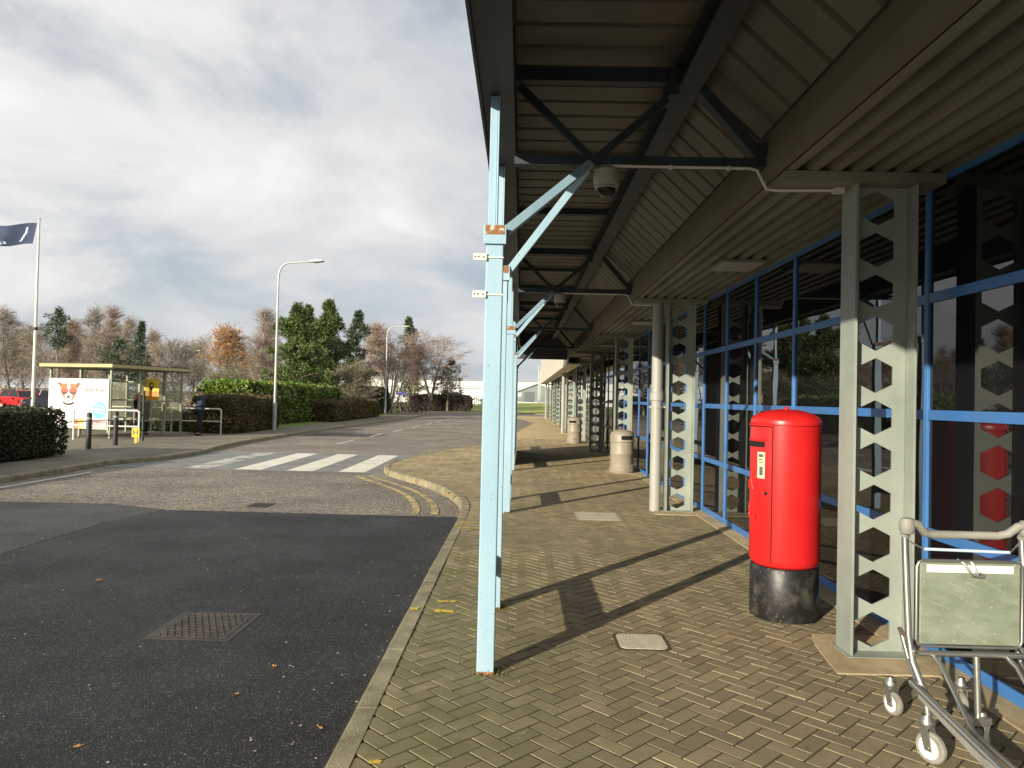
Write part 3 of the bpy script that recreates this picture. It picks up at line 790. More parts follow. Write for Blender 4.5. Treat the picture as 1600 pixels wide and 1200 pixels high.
# cable conduits along the truss chord, down the beam and over the soffit plate
for k in (0, 1):
    y = T0 + BAY * k - .055
    b = MB(); b.tube([(.56, y, 3.28), (1.55, y, 3.28), (1.60, y, 3.265), (1.66, y - .02, 3.13), (1.72, y - .06, 3.112), (2.10, y - .08, 3.115)], .010, 8)
    b.box(2.09, 2.16, y - .105, y - .055, 3.095, 3.128)
    for xx in (1.0, 1.4): b.box(xx - .01, xx + .01, y - .02, y + .016, 3.264, 3.288)
    cp(b, 'conduit', MT['whitepaint'])

# ------------------------------------------------------------------ things under the canopy
lab = ('dome security camera under the nearest canopy truss', 'smaller-looking dome security camera under the second canopy truss')
for k in (0, 1):
    y = T0 + BAY * k - .02; q = root('security_camera', (.56, y, 3.285), lab[k], 'security camera', 'dome cameras under the canopy')
    b = MB(); b.lathe([(.001, 0), (.05, 0), (.065, -.02), (.085, -.03), (.09, -.10), (.088, -.135), (.07, -.145)], n=28); b.build('housing', MT['cctv'], q)
    b = MB(); b.lathe([(.072, -.135), (.07, -.16), (.055, -.19), (.03, -.208), (.001, -.214)], n=28); d_ = b.build('dome', MT['dome'], q)
    b = MB(); b.lathe([(.069, -.146), (.078, -.15), (.078, -.158), (.068, -.16)], n=28); b.build('dome_ring', MT['cctv'], q)

# pillar box
pb = root('pillar_box', (2.09, 5.83, 0.0), 'red round pillar post box on a black base by the windows', 'post box'); pb.scale = (.955, .955, 1)
b = MB(); b.lathe([(.001, .0), (.262, .0), (.268, .02), (.268, .385), (.258, .40), (.20, .405), (.001, .405)], n=64); b.build('plinth', MT['plinth'], pb)
b = MB(); b.lathe([(.235, .40), (.25, .405), (.268, .425), (.274, .46), (.274, 1.485)], n=96); b.lathe([(.001, .406), (.235, .404)], n=64)
body = b.build('body', MT['red'], pb)
b = MB(); b.lathe([(.274, 1.487), (.278, 1.49), (.278, 1.512), (.272, 1.535), (.25, 1.558), (.2, 1.583), (.12, 1.603), (.05, 1.611), (.001, 1.613)], n=96)
b.lathe([(.02, 1.611), (.02, 1.622), (.012, 1.631), (.001, 1.633)], n=16); b.build('cap', MT['red'], pb)
A0 = math.pi
b = MB(); b.lathe([(.2745, .44), (.2785, .447), (.2785, 1.462), (.2745, 1.470)], n=56, a0=A0 - R(48), a1=A0 + R(48))
for sg in (-1, 1):
    t = A0 + sg * R(48); c_, s_ = math.cos(t), math.sin(t)
    b.add([(.2735 * c_, .2735 * s_, .44), (.2785 * c_, .2785 * s_, .447), (.2785 * c_, .2785 * s_, 1.462), (.2735 * c_, .2735 * s_, 1.47)], [(0, 1, 2, 3)])
door = b.build('door', MT['red'], pb)
b = MB()
for sg in (-1, 1): b.lathe([(.2752, .44), (.2752, 1.472)], n=2, a0=A0 + sg * R(49.4) - R(.9), a1=A0 + sg * R(49.4) + R(.9))
b.lathe([(.2752, 1.4715), (.2752, 1.4775)], n=40, a0=A0 - R(50), a1=A0 + R(50)); b.build('door_gap', MT['hole'], pb)
b = MB(); b.lathe([(.2792, 1.315), (.2792, 1.362)], n=28, a0=A0 - R(36), a1=A0 + R(36)); ap = b.build('aperture', MT['hole'], pb)
b = MB(); b.lathe([(.279, 1.361), (.287, 1.359), (.288, 1.366), (.279, 1.378)], n=28, a0=A0 - R(37), a1=A0 + R(37)); b.build('hood', MT['red'], pb)
b = MB(); b.lathe([(.278, 1.478), (.290, 1.480), (.290, 1.490), (.278, 1.500)], n=40, a0=A0 - R(52), a1=A0 + R(52)); b.build('lip', MT['red'], pb)
b = MB(); b.lathe([(.2794, 1.075), (.2822, 1.077), (.2822, 1.277), (.2794, 1.279)], n=10, a0=A0 + R(21), a1=A0 + R(37)); npn = b.build('notice_plate', MT['notice'], pb)
b = MB()
for i, (za, zb, ta, tb) in enumerate(((1.24, 1.262, 24, 34), (1.215, 1.225, 24, 32), (1.195, 1.202, 24, 34), (1.10, 1.165, 26, 33))):
    b.lathe([(.2825, za), (.2825, zb)], n=4, a0=A0 + R(ta), a1=A0 + R(tb))
b.build('notice_print', MT['ink'], npn)
def wrap_text(body_, size, ang, z, par, m, name='lettering', lift=.276):
    c_ = bpy.data.curves.new('tmp_text', 'FONT'); c_.body = body_; c_.size = size; c_.extrude = .009; c_.align_x = 'CENTER'; c_.align_y = 'CENTER'; c_.resolution_u = 3
    t_ = bpy.data.objects.new('tmp_text', c_); COL.objects.link(t_)
    dg = bpy.context.evaluated_depsgraph_get(); dg.update(); me = bpy.data.meshes.new_from_object(t_.evaluated_get(dg))
    bpy.data.objects.remove(t_)
    for v in me.vertices:
        a_ = A0 + R(ang) + v.co.x / .279; r_ = lift + v.co.z
        v.co = (r_ * math.cos(a_), r_ * math.sin(a_), z + v.co.y)
    me.materials.clear(); me.materials.append(m); return link(name, me, par)
wrap_text('E', .17, -20, .80, door, MT['redtext']); wrap_text('R', .17, 22, .80, door, MT['redtext']); wrap_text('II', .075, 1, .80, door, MT['redtext'])
b = MB()
def dpt(ang, z, r_=.283): return (r_ * math.cos(A0 + R(ang)), r_ * math.sin(A0 + R(ang)), z)
for (p_, q_) in (((-14, .98), (14, .98)), ((-14, .98), (-17, 1.045)), ((14, .98), (17, 1.045)), ((-17, 1.045), (0, 1.02)), ((17, 1.045), (0, 1.02)), ((-8, .98), (0, 1.06)), ((8, .98), (0, 1.06))):
    b.tube([dpt(*p_, .2785), dpt((p_[0] + q_[0]) / 2, (p_[1] + q_[1]) / 2, .2785), dpt(*q_, .2785)], .0085, 6)
b.build('crown_relief', MT['redtext'], door)
b = MB(); b.lathe([(.001, .004), (.014, .004), (.016, 0)], n=14); 
lk = b.build('lock', MT['hole'], door); lk.matrix_local = Matrix.Translation(dpt(39, .965, .2785)) @ Matrix.Rotation(A0 + R(39), 4, 'Z') @ Matrix.Rotation(R(90), 4, 'Y')

# litter bins
def litter_bin():
    q = root('litter_bin', (2.34, 17.0, 0), 'beige round litter bin nearest the pillar box, by the third column', 'litter bin', 'beige litter bins along the terminal wall')
    b = MB(); b.lathe([(.001, 0), (.275, 0), (.285, .02), (.285, .12), (.268, .14), (.268, .42), (.274, .43), (.274, .445), (.268, .455), (.268, .70)], n=40); b.build('body', MT['bin'], q)
    b = MB(); b.lathe([(.269, .702), (.282, .71), (.282, .735), (.275, .75), (.275, .86), (.25, .92), (.19, .965), (.10, .985), (.001, .99)], n=40); hd = b.build('hood', MT['bin'], q)
    for a_ in (R(-70), R(110)):
        b = MB(); b.lathe([(.277, .76), (.2775, .85)], n=12, a0=a_ - R(30), a1=a_ + R(30)); b.build('opening', MT['hole'], hd)
    b = MB()
    for i in range(7):
        a_ = R(-62 + 8 * i); b.box(.266, .292, -.007, .007, .03, .19, rot=Matrix.Rotation(a_, 4, 'Z'))
    b.build('foot_ribs', MT['bin'], q)
    b = MB(); b.box(-.34, .34, -.34, .34, -.003, .006); pl = b.build('base_slab', MT['concrete'], q)
    return q
b0 = litter_bin(); b1 = copy_tree(b0); b1.location = (2.05, 28.2, 0); b1.rotation_euler.z = R(-40); b1['label'] = 'farther beige litter bin beside the shaded dark column'

# luggage trolley, handle bar away from us, front towards us
tr = root('luggage_trolley', (2.175, 3.4, 0), 'metal luggage trolley with grey handle and worn panel by the near column', 'luggage trolley'); tr.scale = (1.05, 1, 1)
XL, XR = -.27, .27
def tb(name, pts, r, m, par=tr, n=10):
    b = MB(); b.tube(pts, r, n); return b.build(name, m, par)
HY = .22
b = MB(); b.tube([(XL, HY + .02, 1.02), (XL - .0, HY - .005, 1.075), (XL + .012, HY - .02, 1.092), (XL + .04, HY - .02, 1.085), (XL + .075, HY, 1.045), (XL + .12, HY + .01, 1.032), (XR - .12, HY + .01, 1.032), (XR - .075, HY, 1.045), (XR - .04, HY - .02, 1.085), (XR - .012, HY - .02, 1.092), (XR, HY - .005, 1.075), (XR, HY + .02, 1.02)], .020, 14)
hb = b.build('handle', MT['handle'], tr)
for x in (XL, XR):
    b = MB(); b.lathe([(.001, -.03), (.026, -.028), (.034, -.012), (.036, .02), (.028, .045), (.001, .05)], (x - .004 * (1 if x < 0 else -1), HY - .01, 1.065), 18); b.build('knob', MT['handle'], hb)
    tb('upright', [(x, HY + .02, 1.03), (x, HY - .0, .80), (x + .003, HY - .02, .55), (x + .012, HY - .04, .43), (x + .04, HY - .10, .30), (x + .045, HY - .12, .20), (x + .045, HY - .12, .155)], .0155, MT['chrome'], n=12)
    tb('side_frame', [(x, HY - .01, .53), (x + .06, HY + .18, .52), (x + .085, HY + .22, .50), (x + .10, HY + .17, .37), (x + .06, HY + .0, .30)], .011, MT['chrome'])
    tb('rail', [(x + .0, HY - .06, .34), (x + .04 * (1 if x < 0 else -1), -.5, .215), (x * .8, -.98, .15), (x * .55, -1.05, .15)], .018, MT['chrome'])
    tb('rail', [(x * .62, HY - .02, .47), (x * .62, HY - .12, .44), (x * .62, -.15, .235), (x * .55, -.9, .17)], .012, MT['chrome'])
    b = MB(); b.box(-.012, .012, -.62, .30, -.022, .022, rot=Matrix.Translation((x * .9, -.16, .25)) @ Matrix.Rotation(R(9), 4, 'X')); b.build('side_plate', MT['handle'], tr, .004)
b = MB(); b.tube([(XL + .03, HY - .05, .475), (XR - .03, HY - .05, .475)], .014, 12); b.tube([(XL + .02, HY - .02, .50), (XL + .02, HY - .05, .475)], .01); b.tube([(XR - .02, HY - .02, .50), (XR - .02, HY - .05, .475)], .01); b.build('cross_bar', MT['chrome'], tr)
b = MB(); b.tube([(.02, HY - .06, .47), (.02, HY - .08, .18)], .014, 12); b.box(-.02, .06, HY - .115, HY - .05, .17, .2); b.build('centre_tube', MT['chrome'], tr)
b = MB(); b.tube([(XL + .01, HY + .02, 1.0), (XL + .07, HY - .01, .965), (XR - .07, HY - .01, .957), (XR - .01, HY + .02, 1.0)], .004, 6); b.build('brake_wire', MT['chrome'], tr)
b = MB(); b.tube([(XL + .075, HY - .01, .964), (XR - .075, HY - .01, .957)], .0072, 8); b.build('brake_sleeve', MT['bluestrip'], tr)
# panel with wire rim, label strip, hook
pz0, pz1 = .505, .915; px0, px1 = XL + .03, XR - .03; py = HY - .035
b = MB(); b.box(px0 + .012, px1 - .012, py - .006, py + .006, pz0 + .01, pz1 - .008); pn = b.build('panel', MT['panel'], tr, .006)
b = MB(); b.box(px0 + .04, px1 - .045, py - .0095, py - .0065, pz1 - .055, pz1 - .018); b.build('label_strip', flat('strip_white', (.8, .77, .74), .35), pn, .003)
b = MB(); rim = [(px0, py, pz0 + .03), (px0, py, pz1 - .03), (px0 + .01, py, pz1 - .008), (px0 + .03, py, pz1), (px1 - .03, py, pz1), (px1 - .01, py, pz1 - .008), (px1, py, pz1 - .03), (px1, py, pz0 + .03), (px1 - .01, py, pz0 + .008), (px1 - .03, py, pz0), (px0 + .03, py, pz0), (px0 + .01, py, pz0 + .008), (px0, py, pz0 + .03)]
b.tube(rim, .0075, 10, cap=False); b.build('wire_rim', MT['chrome'], pn)
b = MB(); b.tube([(-.05, py + .01, pz1 + .005), (-.03, py - .01, pz1 - .01), (-.005, py - .02, pz1 - .055), (.0, py - .022, pz1 - .066), (.02, py - .022, pz1 - .068), (.035, py - .022, pz1 - .052), (.05, py - .022, pz1 - .058), (.052, py - .022, pz1 - .07), (.03, py - .022, pz1 - .072), (.025, py - .02, pz1 - .06), (.01, py - .012, pz1 - .015), (.0, py + .005, pz1 + .005)], .0055, 8); b.build('wire_hook', MT['chrome'], tr)
rr = random.Random(12); b = MB()
for k in range(26):
    xa, za, ln, an = rr.uniform(px0 + .04, px1 - .06), rr.uniform(pz0 + .05, pz1 - .09), rr.uniform(.02, .10), rr.gauss(-.6, .35); wd = rr.uniform(.0006, .0016)
    xb, zb = min(xa + ln * math.cos(an), px1 - .02), max(za + ln * math.sin(an), pz0 + .02)
    b.add([(xa, py - .0064, za - wd), (xb, py - .0064, zb - wd), (xb, py - .0064, zb + wd), (xa, py - .0064, za + wd)], [(0, 1, 2, 3)])
stuff(b.build('scratches', flat('scratch', (.31, .345, .27), .5), pn))
# caster wheels
def caster(x, y, r, rz):
    q = bpy.data.objects.new('caster', None); COL.objects.link(q); q.parent = tr; q.location = (x, y, r); q.rotation_euler.z = rz
    b = MB(); b.lathe([(r * .62, -.014), (r * .9, -.016), (r, -.008), (r, .008), (r * .9, .016), (r * .62, .014)], n=32, axis='X'); b.build('tyre', MT['rubber'], q)
    b = MB(); b.lathe([(.001, -.011), (.014, -.013), (.016, -.008), (r * .5, -.007), (r * .6, -.013), (r * .66, -.0155), (r * .70, -.0165)], n=32, axis='X'); b.lathe([(.001, .011), (.014, .013), (.016, .008), (r * .5, .007), (r * .6, .013), (r * .66, .0155), (r * .70, .0165)], n=32, axis='X'); b.build('hub', flat('hub_pale', (.72, .71, .68), .4), q)
    b = MB()
    for sx in (-1, 1): b.prism([(-.02, -.012), (.015, -.012), (.035, .055), (.045, r + .012), (-.0, r + .012)], lambda a, z, d: (d, a, z), sx * .022 - .0018, sx * .022 + .0018)
    b.box(-.024, .024, -.002, .047, r + .012, r + .017); b.lathe([(.026, r + .017), (.03, r + .022), (.03, r + .04), (.02, r + .055), (.016, r + .07)], (0, .022, 0), 18)
    b.lathe([(.001, -.026), (.008, -.026), (.008, .026), (.001, .026)], n=10, axis='X'); b.build('fork', MT['chrome'], q)
caster(XL + .045, .075, .072, R(24)); caster(.02, .13, .072, R(-58)); caster(XR - .01, .07, .072, R(10))
caster(XL + .13, .60, .062, R(12)); caster(XR - .05, .62, .062, R(-15))

# covers in the ground
cov = root('manhole_cover', (-2.34, 5.55, RZ + .004), 'rusty studded iron manhole cover in the dark new tarmac', 'manhole cover')
b = MB(); b.box(-.31, .31, -.33, .33, -.02, .003); b.build('frame', MT['cover'], cov)
b = MB(); b.box(-.265, .265, -.285, .285, .0032, .006); rr = random.Random(5)
for i in range(9):
    for j in range(10):
        x = -.235 + .052 * i + (.026 if j % 2 else 0); yv = -.255 + .056 * j
        if x < .25: b.box(x - .018, x + .018, yv - .012, yv + .012, .0062, .0125)
b.build('lid', MT['cover'], cov)
def round_plate(w, d, r, h):
    P = []
    for cx, cy, a in ((w - r, d - r, 0), (-w + r, d - r, 90), (-w + r, -d + r, 180), (w - r, -d + r, 270)):
        for k in range(6): P.append((cx + r * math.cos(R(a + 18 * k)), cy + r * math.sin(R(a + 18 * k))))
    return MB().prism(P, lambda a, b_, z: (a, b_, z), -.01, h)
q = root('access_cover', (.86, 5.09, 0), 'small rounded pale access cover set in the herringbone paving near the post', 'access cover')
round_plate(.16, .155, .05, .0055).build('lid', MT['plate'], q); round_plate(.185, .18, .06, .0025).build('surround', MT['joint'], q)
b = MB()
for i in range(13): b.box(-.145 + i * .0225, -.138 + i * .0225, -.12, .12, .0056, .0062)
b.build('rib_pattern', MT['plate'], q)
q = root('access_cover', (1.12, 10.5, 0), 'larger square access cover in the paving short of the drainpipe', 'access cover')
b = MB(); b.box(-.31, .31, -.36, .36, -.01, .003); b.build('frame', MT['concrete'], q); b = MB(); b.box(-.275, .275, -.325, .325, .0032, .005); b.build('lid', MT['plate'], q)
q = root('drain_cover', (-4.05, 11.5, RZ), 'small dark drain cover in the old road beyond the new tarmac', 'drain cover')
b = MB(); b.box(-.16, .16, -.22, .22, -.01, .009); b.build('frame', MT['cover'], q); b = MB()
for i in range(6): b.box(-.13, .13, -.18 + .06 * i, -.15 + .06 * i, .0092, .0098)
b.build('slot_pattern', MT['hole'], q)

# yellow paint dashes beside the kerb
rr = random.Random(21)
def blob(x, y, w, h, z=.0045):
    P = []
    for k in range(14):
        a = 2 * math.pi * k / 14; f = rr.uniform(.75, 1.15)
        P.append((x + w / 2 * f * max(-1, min(1, 1.5 * math.cos(a))), y + h / 2 * f * max(-1, min(1, 1.5 * math.sin(a))), z))
    return P
def marks(lst, z=.0045):
    b = MB()
    for (x, y, w, h) in lst: b.add(blob(x, y, w, h, z), [tuple(range(14))])
    return structure(b.build('paint_dashes', MT['yellowp']))
marks([(-.56, 5.95, .16, .06), (-.56, 5.68, .16, .08), (-.62, 3.33, .06, .035), (-.60, 3.18, .09, .06)])
marks([(-.63, 9.7, .3, .06), (-.63, 9.3, .3, .05), (-1.15, 12.8, .4, .08), (-1.1, 12.3, .42, .08), (-2.0, 15.6, .5, .08), (-2.0, 15.0, .5, .08)])
marks([(-.79, 5.70, .07, .07), (-.79, 9.5, .06, .1)], .0115)

# fallen leaves and pale flecks on the tarmac
def leaf_mesh(sz, seed):
    r_ = random.Random(seed); b = MB(); P = []
    n = 10
    for k in range(n):
        a = 2 * math.pi * k / n; f = 1.0 if k % 2 == 0 else .62
        P.append((sz * f * math.cos(a) * r_.uniform(.8, 1.1), sz * .6 * f * math.sin(a), .006 + sz * .35 * abs(math.sin(a + 1)) * r_.uniform(.2, 1)))
    b.add([(0, 0, .004)] + P, [(0, 1 + k, 1 + (k + 1) % n) for k in range(n)])
    b.tube([(0, 0, .006), (-sz * 1.5, .0, .01)], .0018, 4)
    return b
for (x, y, s, l) in ((-3.85, 6.75, .055, 'curled orange leaf on the dark tarmac beyond the manhole cover'), (-1.55, 4.75, .04, 'small brown leaf on the tarmac right of the manhole cover'),
                     (-4.2, 4.6, .06, 'flat rusty leaf on the tarmac at the far left, nearer than the manhole cover'), (-2.15, 3.62, .035, 'pale leaf on the tarmac closest to the camera at centre left'),
                     (-1.02, 3.9, .035, 'red-brown leaf lying against the kerb in the foreground'), (-1.62, 4.3, .03, 'yellowish leaf scrap on tarmac between the manhole cover and kerb')):
    o = leaf_mesh(s * .75, int(abs(x) * 100)).build('fallen_leaf', MT['leaf']); o.location = (x, y, RZ + .004); o.rotation_euler.z = x * 7
    tag(o, l, 'leaf', 'fallen leaves on the tarmac')
b = MB(); rr = random.Random(8)
for k in range(520):
    y = rr.uniform(2.4, 16) ; x = rr.uniform(-6.5, kx(y) - .05)
    if rr.random() < .35: x = kx(y) - abs(rr.gauss(0, .35)) - .03
    s = rr.uniform(.002, .0075); a = rr.uniform(0, 6.3)
    P = [(x + s * 1.5 * math.cos(a + t) * (1 if i % 2 else .7), y + s * 1.5 * math.sin(a + t), RZ + .005 + rr.uniform(0, s * .7)) for i, t in enumerate((0, 1.6, 3.1, 4.7))]
    b.add(P, [(0, 1, 2, 3)])
for k in range(120):
    y = rr.uniform(2.4, 14); x = kx(y) + .2 + abs(rr.gauss(0, .9)); s = rr.uniform(.003, .008); a = rr.uniform(0, 6.3)
    if x > 2.6: continue
    b.add([(x + s * math.cos(a + t), y + s * math.sin(a + t), .006 + rr.uniform(0, s * .6)) for t in (0, 1.6, 3.1, 4.7)], [(0, 1, 2, 3)])
stuff(b.build('leaf_litter', MT['palelit']))
# moss tufts at the post feet
b = MB(); rr = random.Random(4)
for (cx, cy) in ((-.18, 4.47), (-.18, 5.83), (-.18, 10.67), (-.18, 12.0)):
    for k in range(110):
        a = rr.uniform(0, 6.3); d = .055 + abs(rr.gauss(0, .035)); x = cx + d * math.cos(a); y = cy + d * math.sin(a); h = rr.uniform(.006, .022); t = rr.uniform(0, 6.3)
        b.add([(x + .005 * math.cos(t), y + .005 * math.sin(t), 0), (x - .005 * math.cos(t), y - .005 * math.sin(t), 0), (x + rr.uniform(-.008, .008), y + rr.uniform(-.008, .008), h)], [(0, 1, 2)])
stuff(b.build('moss', flat('moss', (.10, .12, .03), .95)))

# ------------------------------------------------------------------ bus shelter side
# railings (white tube)
def railing(p0, p1, zs, posts, label, seed=0):
    p0, p1 = Vector((*p0, 0)), Vector((*p1, 0)); q = root('railing', p0, label, 'railing', 'railings by the bus shelter')
    d = p1 - p0; b = MB()
    b.tube([(0, 0, zs[0])] + [tuple(d * .985 + Vector((0, 0, zs[0]))), tuple(d + Vector((0, 0, zs[0] - .05)))], .028, 8); b.build('top_rail', MT['whitepaint'], q)
    b = MB(); b.tube([(0, 0, zs[1]), tuple(d + Vector((0, 0, zs[1])))], .024, 8); b.build('mid_rail', MT['whitepaint'], q)
    for t in posts:
        b = MB(); b.tube([tuple(d * t), tuple(d * t + Vector((0, 0, zs[0] - .03)))], .027, 8); b.build('post', MT['whitepaint'], q)
railing((-16.4, 23.4), (-12.15, 23.3), (.98, .47), (.0, .5, 1), 'white tube railing in front of the dog advertisement')
railing((-16.6, 28.3), (-11.45, 28.0), (.98, .5), (.0, .33, .62, 1), 'pale tube railing behind the standing person and shelter')
# bollards
def bollard():
    q = root('bollard', (-11.8, 20.0, 0), 'black bollard in front of the dog advertisement, nearer the camera', 'bollard', 'black bollards by the crossing')
    b = MB(); b.lathe([(.001, 0), (.07, 0), (.07, .95), (.06, .985), (.03, 1.0), (.001, 1.002)], n=16); b.build('shaft', MT['black'], q)
    b = MB(); b.lathe([(.072, .80), (.074, .802), (.074, .868), (.072, .87)], n=16); b.build('band', flat('band', (.3, .3, .28), .4), q)
    return q
q0 = bollard(); q1 = copy_tree(q0); q1.location = (-11.95, 21.6, 0); q1['label'] = 'black bollard at the right edge of the dog advertisement'
# hydrant marker
hs = root('hydrant_sign', (-11.85, 22.6, 0), 'yellow hydrant marker post with a black H', 'hydrant sign')
b = MB(); b.box(-.05, .05, -.04, .0, 0, .22); b.build('stub', MT['yellowp'], hs, .004)
b = MB(); b.box(-.12, .12, -.06, -.042, .18, .47); b.build('plate', flat('hydrant_yellow', (.72, .47, .02), .5), hs, .004)
text_obj('H', .25, MT['black'], hs, XZ(0, -.0625, .325), .001)
# shelter: local x along its short end (towards us), local y along its length
sh = root('bus_shelter', (-13.7, 24.4, 0), 'flat-roofed glazed bus shelter with the dog advertisement on its end', 'bus shelter', rz=R(-13))
SW, SL = 2.45, 3.5
b = MB(); b.box(-SW - .22, .28, -.28, SL + .2, 2.36, 2.47, 0); rf = b.build('roof', MT['shelterroof'], sh, .01)
b = MB(); b.box(-SW - .2, .26, -.26, SL + .18, 2.475, 2.50, 0); b.build('roof_felt', MT['sheltertop'], rf)
b = MB(); b.box(-SW - .2, .26, -.20, SL + .16, 2.33, 2.358); b.build('ceiling', MT['sheltertop'], rf)
def sbar(name, x0, x1, y0, y1, z0, z1, m='shelterframe'):
    b = MB(); b.box(x0, x1, y0, y1, z0, z1); return b.build(name, MT[m], sh)
for x in (0, -SW / 2, -SW): sbar('post', x - .03, x + .03, -.03, .03, 0, 2.36)
for y in (1.3, 2.6, SL):
    sbar('post', -.03, .03, y - .03, y + .03, 0 if y > 2 else 0, 2.36); sbar('post', -SW - .03, -SW + .03, y - .03, y + .03, 0, 2.36)
for x in (-SW / 3, -2 * SW / 3): sbar('post', x - .025, x + .025, SL - .025, SL + .025, 0, 2.36)
for z in (.55, 1.25, 1.95):
    sbar('glazing_bar', -SW + .03, -.03, SL - .022, SL + .022, z - .02, z + .02); sbar('glazing_bar', -SW - .02, -SW + .02, .03, SL - .03, z - .02, z + .02)
for z in (.55, 1.25, 1.95): sbar('glazing_bar', -.02, .02, 1.33, SL - .03, z - .02, z + .02)
for nm, bx in (('pane', (-SW + .03, -.03, SL - .003, SL + .003, .57, 1.93)), ('pane', (-SW - .003, -SW + .003, .03, SL - .03, .57, 1.93)), ('pane', (-.003, .003, 1.33, SL - .03, .57, 1.93))):
    sbar(nm, *bx, m='screen')
sbar('bench', -SW + .1, -SW + .42, .5, SL - .4, .43, .47, 'shelterframe')
# advertisement
b = MB(); b.box(-SW + .0, -.02, -.075, -.035, .30, 1.98); ad = b.build('advert_panel', MT['poster'], sh)
AY = -.078
def shape(name, poly, m, z, par=ad):
    b = MB(); b.prism(poly, lambda a, c, d: (a, d, c), AY - z, AY - z + .0015); return b.build(name, m, par)
def ell(cx, cz, rx, rz_, n=20, a0=0, a1=360): return [(cx + rx * math.cos(R(a0 + (a1 - a0) * k / n)), cz + rz_ * math.sin(R(a0 + (a1 - a0) * k / n))) for k in range(n if a1 - a0 == 360 else n + 1)]
dx, dz = -1.62, 1.52
brown = flat('dog_tan', (.45, .17, .06)); dbrown = flat('dog_brown', (.28, .10, .05)); dred = flat('glasses_red', (.50, .10, .07)); dblk = flat('glasses_dark', (.07, .05, .05))
shape('dog_ear', [(dx - .28, dz + .28), (dx - .40, dz + .33), (dx - .55, dz + .24), (dx - .42, dz + .27), (dx - .34, dz + .16), (dx - .27, dz + .10)], dbrown, .002)
shape('dog_ear', [(dx + .28, dz + .28), (dx + .40, dz + .33), (dx + .55, dz + .20), (dx + .43, dz + .26), (dx + .36, dz + .14), (dx + .27, dz + .10)], dbrown, .002)
shape('dog_head', [(dx - .30, dz + .24), (dx - .16, dz + .29), (dx + .16, dz + .29), (dx + .30, dz + .24), (dx + .33, dz + .02), (dx + .22, dz - .18), (dx + .10, dz - .30), (dx, dz - .33), (dx - .10, dz - .30), (dx - .22, dz - .18), (dx - .33, dz + .02)], brown, .0045)
shape('dog_blaze', [(dx - .05, dz + .29), (dx + .05, dz + .29), (dx + .07, dz + .02), (dx + .16, dz - .14), (dx + .09, dz - .31), (dx, dz - .335), (dx - .09, dz - .31), (dx - .16, dz - .14), (dx - .07, dz + .02)], flat('dog_white', (.78, .72, .66)), .0075)
for sx in (-1, 1):
    shape('lens', ell(dx + sx * .17, dz + .03, .155, .105), dred, .0105); shape('lens_shade', ell(dx + sx * .18, dz - .005, .12, .068, 20, 180, 360), dblk, .0125)
shape('bridge', [(dx - .05, dz + .08), (dx + .05, dz + .08), (dx + .05, dz + .05), (dx - .05, dz + .05)], dred, .0125)
shape('nose', ell(dx, dz - .17, .06, .055), dblk, .0125); shape('mouth', ell(dx, dz - .28, .035, .02), dblk, .0125)
shape('collar', ell(dx, dz - .31, .25, .14, 14, 200, 340) + list(reversed(ell(dx, dz - .29, .2, .09, 14, 200, 340))), dblk, .0105)
text_obj('duty free!', .22, flat('advert_grey', (.06, .06, .065)), ad, XZ(-.56, AY - .002, 1.60), .001)
bl = flat('advert_blue', (.16, .52, .74))
shape('disc', ell(-.36, .93, .29, .29, 32), bl, .002)
for zz in (1.06, .95, .84): shape('wave', [(-.58, zz + .05), (-.40, zz + .055), (-.16, zz - .02), (-.14, zz - .05), (-.38, zz + .01), (-.56, zz + .02)], flat('advert_white', (.8, .8, .8)), .0045)
shape('red_box', [(-.64, .33), (-.05, .33), (-.05, .56), (-.64, .56)], flat('advert_red', (.62, .10, .07)), .002)
rr = random.Random(3); b = MB()
for zz in (.485, .385):
    x = -.58
    while x < -.12:
        w = rr.uniform(.028, .05); b.box(x, x + w, AY - .0045, AY - .0035, zz - .028, zz + rr.choice((.02, .02, .04))); x += w + rr.choice((.012, .012, .035))
stuff(b.build('small_print', flat('advert_white', (.8, .8, .8)), ad))
shape('bag', [(-1.42, .31), (-1.2, .31), (-1.2, .62), (-1.36, .62)], flat('bag_coral', (.6, .22, .12)), .002)
shape('bag', [(-1.19, .31), (-.98, .31), (-.98, .64), (-1.18, .64)], flat('bag_gold', (.70, .45, .12)), .002)
shape('bag', [(-.96, .31), (-.78, .31), (-.8, .58), (-.94, .58)], flat('bag_sky', (.4, .62, .75)), .002)
shape('bag', [(-1.98, .31), (-1.82, .31), (-1.83, .5), (-1.95, .5)], flat('bag_lilac', (.35, .25, .5)), .002)
# yellow timetable poster standing on the road-side glazing, turned to us
tpq = root('timetable_poster', (-13.15, 26.0, 0), 'yellow and orange timetable poster with a dark symbol on the shelter', 'poster')
b = MB(); b.box(-.27, .27, -.012, .012, 1.28, 2.03); tp = b.build('board', MT['yposter'], tpq)
b = MB(); b.box(-.269, .269, -.0155, -.0125, 1.281, 1.62); b.build('lower_band', MT['oposter'], tp)
b = MB(); b.prism(ell(0, 1.78, .085, .14), lambda a, c, d: (a, d, c), -.016, -.0125); b.build('symbol', MT['black'], tp)
b = MB(); b.prism(ell(0.01, 1.81, .045, .05), lambda a, c, d: (a, d, c), -.018, -.0165); b.build('symbol_eye', MT['yposter'], tp)
b = MB()
for zz in (1.55, 1.49, 1.43): b.box(.03, .22, -.0175, -.016, zz, zz + .03)
for zz in (1.52, 1.40): b.box(-.22, -.05, -.0175, -.016, zz, zz + .02)
b.build('print_lines', flat('print_red', (.5, .12, .03)), tp)
b = MB(); b.box(-.02, .02, .0125, .04, 0, 2.05); b.build('pole', MT['shelterframe'], tpq)
